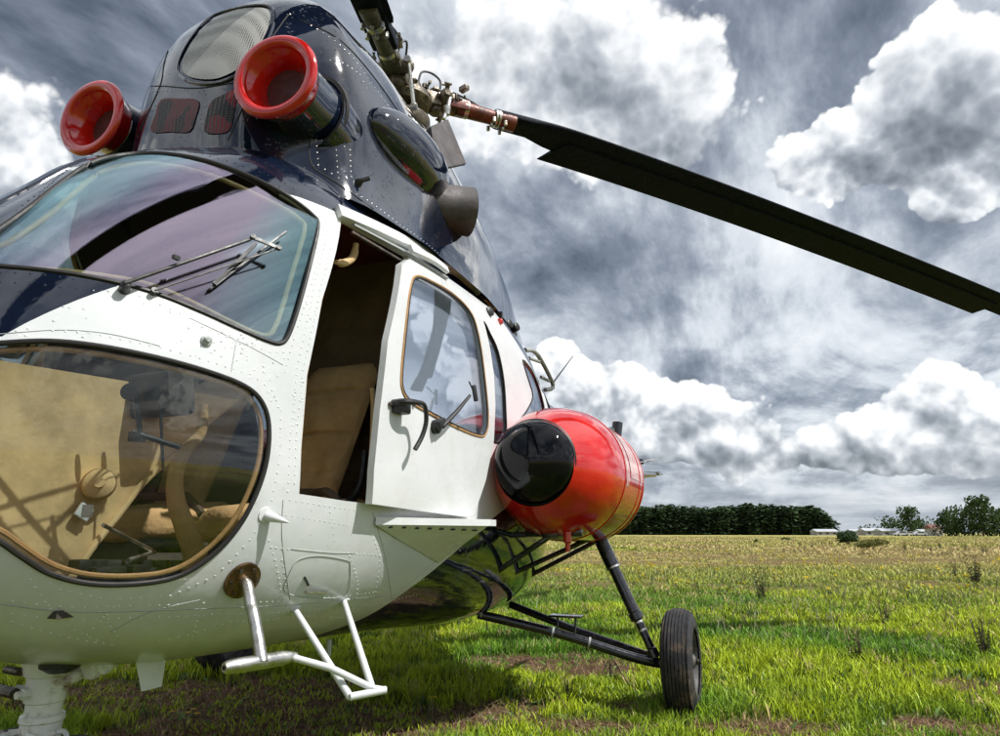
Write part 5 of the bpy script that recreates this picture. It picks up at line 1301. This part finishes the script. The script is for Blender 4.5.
MAT['bwall'] = simple('pale_wall', (.34, .34, .34), .8, 0, 0, .1, .3); MAT['broof'] = simple('pale_metal_roof', (.55, .57, .60), .4, .3, 0, .1, .4); MAT['bdark'] = simple('dark_opening', (.04, .04, .045), .6, 0, 0, .2); MAT['broofd'] = simple('brown_roof', (.16, .07, .055), .8, 0, 0, .2, .5)
def building(px, D_, w, dp, h, rh, label, roof='broof', wall='bwall', wins=3):
    root = bpy.data.objects.new('building', None); C.objects.link(root); root.location = gp(px, D_); root.rotation_euler = (0, 0, YAW); tag(root, label, 'building')
    g = G(); g.box((0, 0, h / 2), (w, dp, h)); W_ = g.build('wall', wall, root, False)
    g = G(); o_ = .3
    v = [(-w / 2 - o_, -dp / 2 - o_, h + .01), (w / 2 + o_, -dp / 2 - o_, h + .01), (w / 2 + o_, dp / 2 + o_, h + .01), (-w / 2 - o_, dp / 2 + o_, h + .01), (-w / 2 - o_, 0, h + rh), (w / 2 + o_, 0, h + rh)]
    g.add(v, [(0, 1, 5, 4), (2, 3, 4, 5), (0, 4, 3), (1, 2, 5), (0, 3, 2, 1)]); g.build('roof', roof, root, False)
    for i in range(wins): g = G(); g.box((-w / 2 + w * (i + .5) / wins, -dp / 2 - .02, h * .5), (w / wins * .4, .06, h * .4)); g.build('window', 'bdark', root, False)
building(824, 310, 8.5, 6, 1.5, 1.0, 'long white shed at the right end of the pine wood')
building(873, 310, 9, 6, 1.8, 1.0, 'low pale shed with a grey roof left of the low wide tree')
building(856, 330, 6, 5, 1.7, .8, 'small pale shed second from the left beyond the bushes')
building(887, 300, 7, 6, 1.7, .9, 'low white shed directly left of the tall open tree', wins=2)
building(934, 270, 3.6, 4, 2.4, 1.4, 'small house with a brown roof beside the dark clump', roof='broofd', wins=2)
building(925, 285, 5, 4, 1.5, .7, 'dark low hut between the tall tree and the brown roofed house', wall='bdark', wins=1)
MAT['carpaint'] = simple('pale_car_paint', (.6, .62, .66), .25, .2, .5, .05)
def car(px, D_, label, grp=None):
    root = bpy.data.objects.new('parked_car', None); C.objects.link(root); root.location = gp(px, D_); root.rotation_euler = (0, 0, YAW); tag(root, label, 'car', grp)
    g = G(); pr = [(-2.1, .35), (-2.1, .8), (-1.3, .95), (-.7, 1.45), (.9, 1.45), (1.6, .98), (2.1, .9), (2.1, .35)]; n = len(pr)
    v = [(x, -.85, z) for x, z in pr] + [(x, .85, z) for x, z in pr]; g.add(v, [tuple(range(n)), tuple(range(n, 2 * n))[::-1]] + [(i, (i + 1) % n, (i + 1) % n + n, i + n) for i in range(n)]); g.build('body', 'carpaint', root, False)
    g = G(); g.add([(-1.1, -.87, 1.0), (1.3, -.87, 1.0), (.8, -.87, 1.38), (-.65, -.87, 1.38)], [(0, 1, 2, 3)]); g.build('window', 'bdark', root, False)
    for x in (-1.35, 1.35):
        for y in (-.8, .8): g = G(); g.lathe([(-.1, .33), (.1, .33)], (x, y, .33), (0, 1, 0), 14, caps=(True, True)); g.build('wheel', 'rubber', root)
car(901, 250, 'pale car parked left of the tall tree trunk'); car(908, 262, 'second pale car parked just below the tall tree'); car(919, 255, 'white car parked right of the tall tree')

# ------------------------------------------------------------------ light and sky
SUN = Vector((.559, -.06 + .0, .83)).normalized()      # towards the sun
SUN = Vector((.60, .02, .80)).normalized()
sd = bpy.data.lights.new('sun', 'SUN'); sd.energy = 3.9; sd.angle = math.radians(.53); sd.color = (1, .97, .92)
so = bpy.data.objects.new('sun', sd); C.objects.link(so); so.rotation_euler = SUN.to_track_quat('Z', 'Y').to_euler(); so.location = (6, 0, 12)
w = bpy.data.worlds.new('World'); sc.world = w; w.use_nodes = True; t = NT(w.node_tree)
tcn = t.n('ShaderNodeTexCoord').outputs['Generated']
vn = t.n('ShaderNodeVectorMath', operation='NORMALIZE'); t.l(tcn, vn.inputs[0]); dv = vn.outputs[0]
sky = t.n('ShaderNodeTexSky'); sky.sky_type = 'NISHITA'; sky.sun_disc = False
sky.sun_elevation = math.asin(SUN.z); sky.sun_rotation = math.atan2(SUN.x, SUN.y); sky.air_density = 1.0; sky.dust_density = 1.5; sky.ozone_density = 1.5
sp = t.n('ShaderNodeSeparateXYZ'); t.l(dv, sp.inputs[0]); dx, dy, dz = sp.outputs
def dot(v): 
    n_ = t.n('ShaderNodeVectorMath', operation='DOT_PRODUCT'); t.l(dv, n_.inputs[0]); n_.inputs[1].default_value = v; return n_.outputs['Value']
az = t.m('ARCTAN2', dot(tuple(Rv)), dot(tuple(Hv))); el = t.m('ARCSINE', dz)
def azel(px, py):
    d = ray(px, py); return math.atan2(d.dot(Rv), d.dot(Hv)), math.asin(d.z)
# (px, py, rx, ry, weight)
blobs = [(480, 40, 110, 80, .8), (560, 70, 120, 90, .9), (650, 60, 110, 90, .95), (600, 170, 90, 60, .55), (450, 130, 70, 60, .45), (690, 120, 60, 60, .5), (820, 165, 55, 32, .9), (890, 130, 75, 60, 1.), (960, 70, 95, 85, 1.1), (1010, 150, 80, 60, .8), (950, 190, 45, 25, .6),
         (640, 405, 60, 40, .95), (705, 425, 62, 48, 1.0), (590, 400, 50, 60, .95), (555, 355, 36, 34, .8), (630, 445, 120, 30, .7), (950, 390, 55, 46, .95), (900, 425, 80, 34, .9), (985, 440, 80, 50, .8), (800, 455, 80, 26, .62), (940, 462, 130, 22, .6),
         (25, 120, 80, 60, 1.0), (70, 190, 90, 50, .8), (1150, 300, 120, 90, 1.), (1300, 150, 140, 110, 1.), (-150, 200, 130, 110, 1.), (-300, 60, 120, 100, .9)]
Gs = None; Hs = None
for (px, py, rx, ry, wt) in blobs:
    if -400 < px < 1400:
        a0, e0 = azel(px, py); ca = 1 / (1 + ((px - 500) / F_PX) ** 2); ra, re = rx / F_PX * ca * 1.05, ry / F_PX * .85
    u = t.m('MULTIPLY', t.m('SUBTRACT', az, a0), 1 / ra); vv = t.m('MULTIPLY', t.m('SUBTRACT', el, e0), 1 / re)
    gss = t.m('MULTIPLY', t.m('EXPONENT', t.m('MULTIPLY', t.m('ADD', t.m('MULTIPLY', u, u), t.m('MULTIPLY', vv, vv)), -1.0)), wt)
    Gs = gss if Gs is None else t.m('ADD', Gs, gss); h_ = t.m('MULTIPLY', gss, vv); Hs = h_ if Hs is None else t.m('ADD', Hs, h_)
hrel = t.m('DIVIDE', Hs, t.m('ADD', Gs, .05))
# behind the viewer: broken cumulus everywhere
amb = t.mr(t.noise(dv, 2.3, 2, .5), .45, .62, 0, .75)
behind = t.mr(t.m('ABSOLUTE', az), .95, 1.25); lowm = t.mr(el, .9, .6)
Gs = t.m('ADD', Gs, t.m('MULTIPLY', amb, t.m('MULTIPLY', behind, lowm)))
def cn(vec, s=1.0):
    a = t.noise(vec, 5.0 * s, 8, .56); b = t.vor(vec, 15 * s, 'F1')
    b.inputs['Detail'].default_value = 2.0; b.inputs['Roughness'].default_value = .5; b.inputs['Lacunarity'].default_value = 2.3
    return t.m('SUBTRACT', t.m('MULTIPLY', a, 1.0), t.m('MULTIPLY', b.outputs['Distance'], .42))
dist = t.n('ShaderNodeTexNoise'); t.l(dv, dist.inputs['Vector']); dist.inputs['Scale'].default_value = 9; dist.inputs['Detail'].default_value = 5
vm = t.n('ShaderNodeVectorMath', operation='MULTIPLY_ADD'); t.l(dist.outputs['Color'], vm.inputs[0]); vm.inputs[1].default_value = (.035, .035, .035); t.l(dv, vm.inputs[2]); pv = vm.outputs[0]
n0 = cn(pv)
va = t.n('ShaderNodeVectorMath', operation='ADD'); t.l(pv, va.inputs[0]); Ld = (Rv * .35 + Vector((0, 0, 1)) * .9).normalized() * .022; va.inputs[1].default_value = tuple(Ld); n1 = cn(va.outputs[0])
dens = t.m('ADD', Gs, t.m('MULTIPLY', t.m('SUBTRACT', n0, .28), 1.5))
hi_ = t.m('MULTIPLY', t.mr(el, .42, .62), t.mr(az, .45, .25))   # higher clouds have softer edges
alpha = t.mr(dens, t.m('SUBTRACT', .45, t.m('MULTIPLY', hi_, .12)), t.m('ADD', .56, t.m('MULTIPLY', hi_, .16)))
core = t.mr(dens, .75, 1.5)
relief = t.m('MULTIPLY', t.m('SUBTRACT', n0, n1), t.mr(el, .38, .6, 2.0, 1.15))
gshade = None   # thick grey cores of the two high clouds, and the cumulus behind the viewer stay as they are
for (px, py, rx, ry, wt) in [(590, 75, 85, 45, .42), (640, 110, 50, 30, .25), (975, 105, 90, 45, .38), (930, 150, 60, 30, .2), (700, 460, 80, 16, .3), (900, 462, 110, 14, .3), (30, 190, 70, 35, .3)]:
    a0, e0 = azel(px, py); ra, re = rx / F_PX, ry / F_PX
    u = t.m('MULTIPLY', t.m('SUBTRACT', az, a0), 1 / ra); vv = t.m('MULTIPLY', t.m('SUBTRACT', el, e0), 1 / re)
    g_ = t.m('MULTIPLY', t.m('EXPONENT', t.m('MULTIPLY', t.m('ADD', t.m('MULTIPLY', u, u), t.m('MULTIPLY', vv, vv)), -1.0)), wt)
    gshade = g_ if gshade is None else t.m('ADD', gshade, g_)
gshade = t.m('MULTIPLY', gshade, t.mr(n0, .15, .5, .7, 1.2))
big = t.m('MULTIPLY', t.m('SUBTRACT', t.noise(dv, 4.2, 3, .5), .52), 1.1)
lit = t.m('ADD', .86, t.m('ADD', t.m('ADD', relief, big), t.m('MULTIPLY', hrel, .34)))
lit = t.m('SUBTRACT', t.m('SUBTRACT', lit, gshade), t.m('MULTIPLY', core, .16), clamp=True)
cum = t.n('ShaderNodeValToRGB'); e = cum.color_ramp.elements; e[0].position = .0; e[0].color = (.13, .145, .17, 1); e[1].position = 1; e[1].color = (1.0, 1.0, .99, 1)
for pos, cc in ((.3, (.25, .275, .31)), (.55, (.44, .47, .51)), (.80, (.76, .785, .81))): x = e.new(pos); x.color = cc + (1,)
t.l(lit, cum.inputs[0])
# high stratus layer, projected on a plane
dzc = t.m('ADD', t.m('MAXIMUM', dz, 0), .16)
cmb = t.n('ShaderNodeCombineXYZ'); t.l(t.m('DIVIDE', dx, dzc), cmb.inputs[0]); t.l(t.m('DIVIDE', dy, dzc), cmb.inputs[1])
pl = t.mapv(cmb.outputs[0], (1.0, .55, 1), (0, 0, YAW + 1.15), (1.3, 2.1, 0))
s1 = t.noise(pl, 1.25, 8, .60, .5); s2 = t.noise(pl, 4.2, 5, .62, .3)
sv = t.m('ADD', t.m('MULTIPLY', s1, .75), t.m('MULTIPLY', s2, .25))
st = t.n('ShaderNodeValToRGB'); e = st.color_ramp.elements; e[0].position = .37; e[0].color = (.085, .105, .14, 1); e[1].position = .62; e[1].color = (.88, .90, .92, 1)
for pos, cc in ((.43, (.19, .22, .275)), (.475, (.33, .37, .43)), (.53, (.60, .64, .69))): x = e.new(pos); x.color = cc + (1,)
t.l(sv, st.inputs[0])
hz = t.mr(el, .0, .13, 1, 0)
band = t.noise(t.mapv(dv, (3, 3, 22)), 2.2, 6, .62, .3)
hcol = t.mix(t.mr(band, .3, .7), (.27, .32, .39), (.60, .64, .69))
base = t.mix(t.m('MULTIPLY', hz, .8), st.outputs[0], hcol)
cl = t.mix(alpha, base, cum.outputs[0])
bgs = t.n('ShaderNodeBackground'); t.l(sky.outputs[0], bgs.inputs[0]); bgs.inputs[1].default_value = .10
bgc = t.n('ShaderNodeBackground'); t.l(cl, bgc.inputs[0]); bgc.inputs[1].default_value = .95
mx = t.n('ShaderNodeMixShader'); mx.inputs[0].default_value = .92; t.l(bgs.outputs[0], mx.inputs[1]); t.l(bgc.outputs[0], mx.inputs[2])
o_ = t.n('ShaderNodeOutputWorld'); t.l(mx.outputs[0], o_.inputs[0])
w.cycles.sampling_method = 'MANUAL'; w.cycles.sample_map_resolution = 256
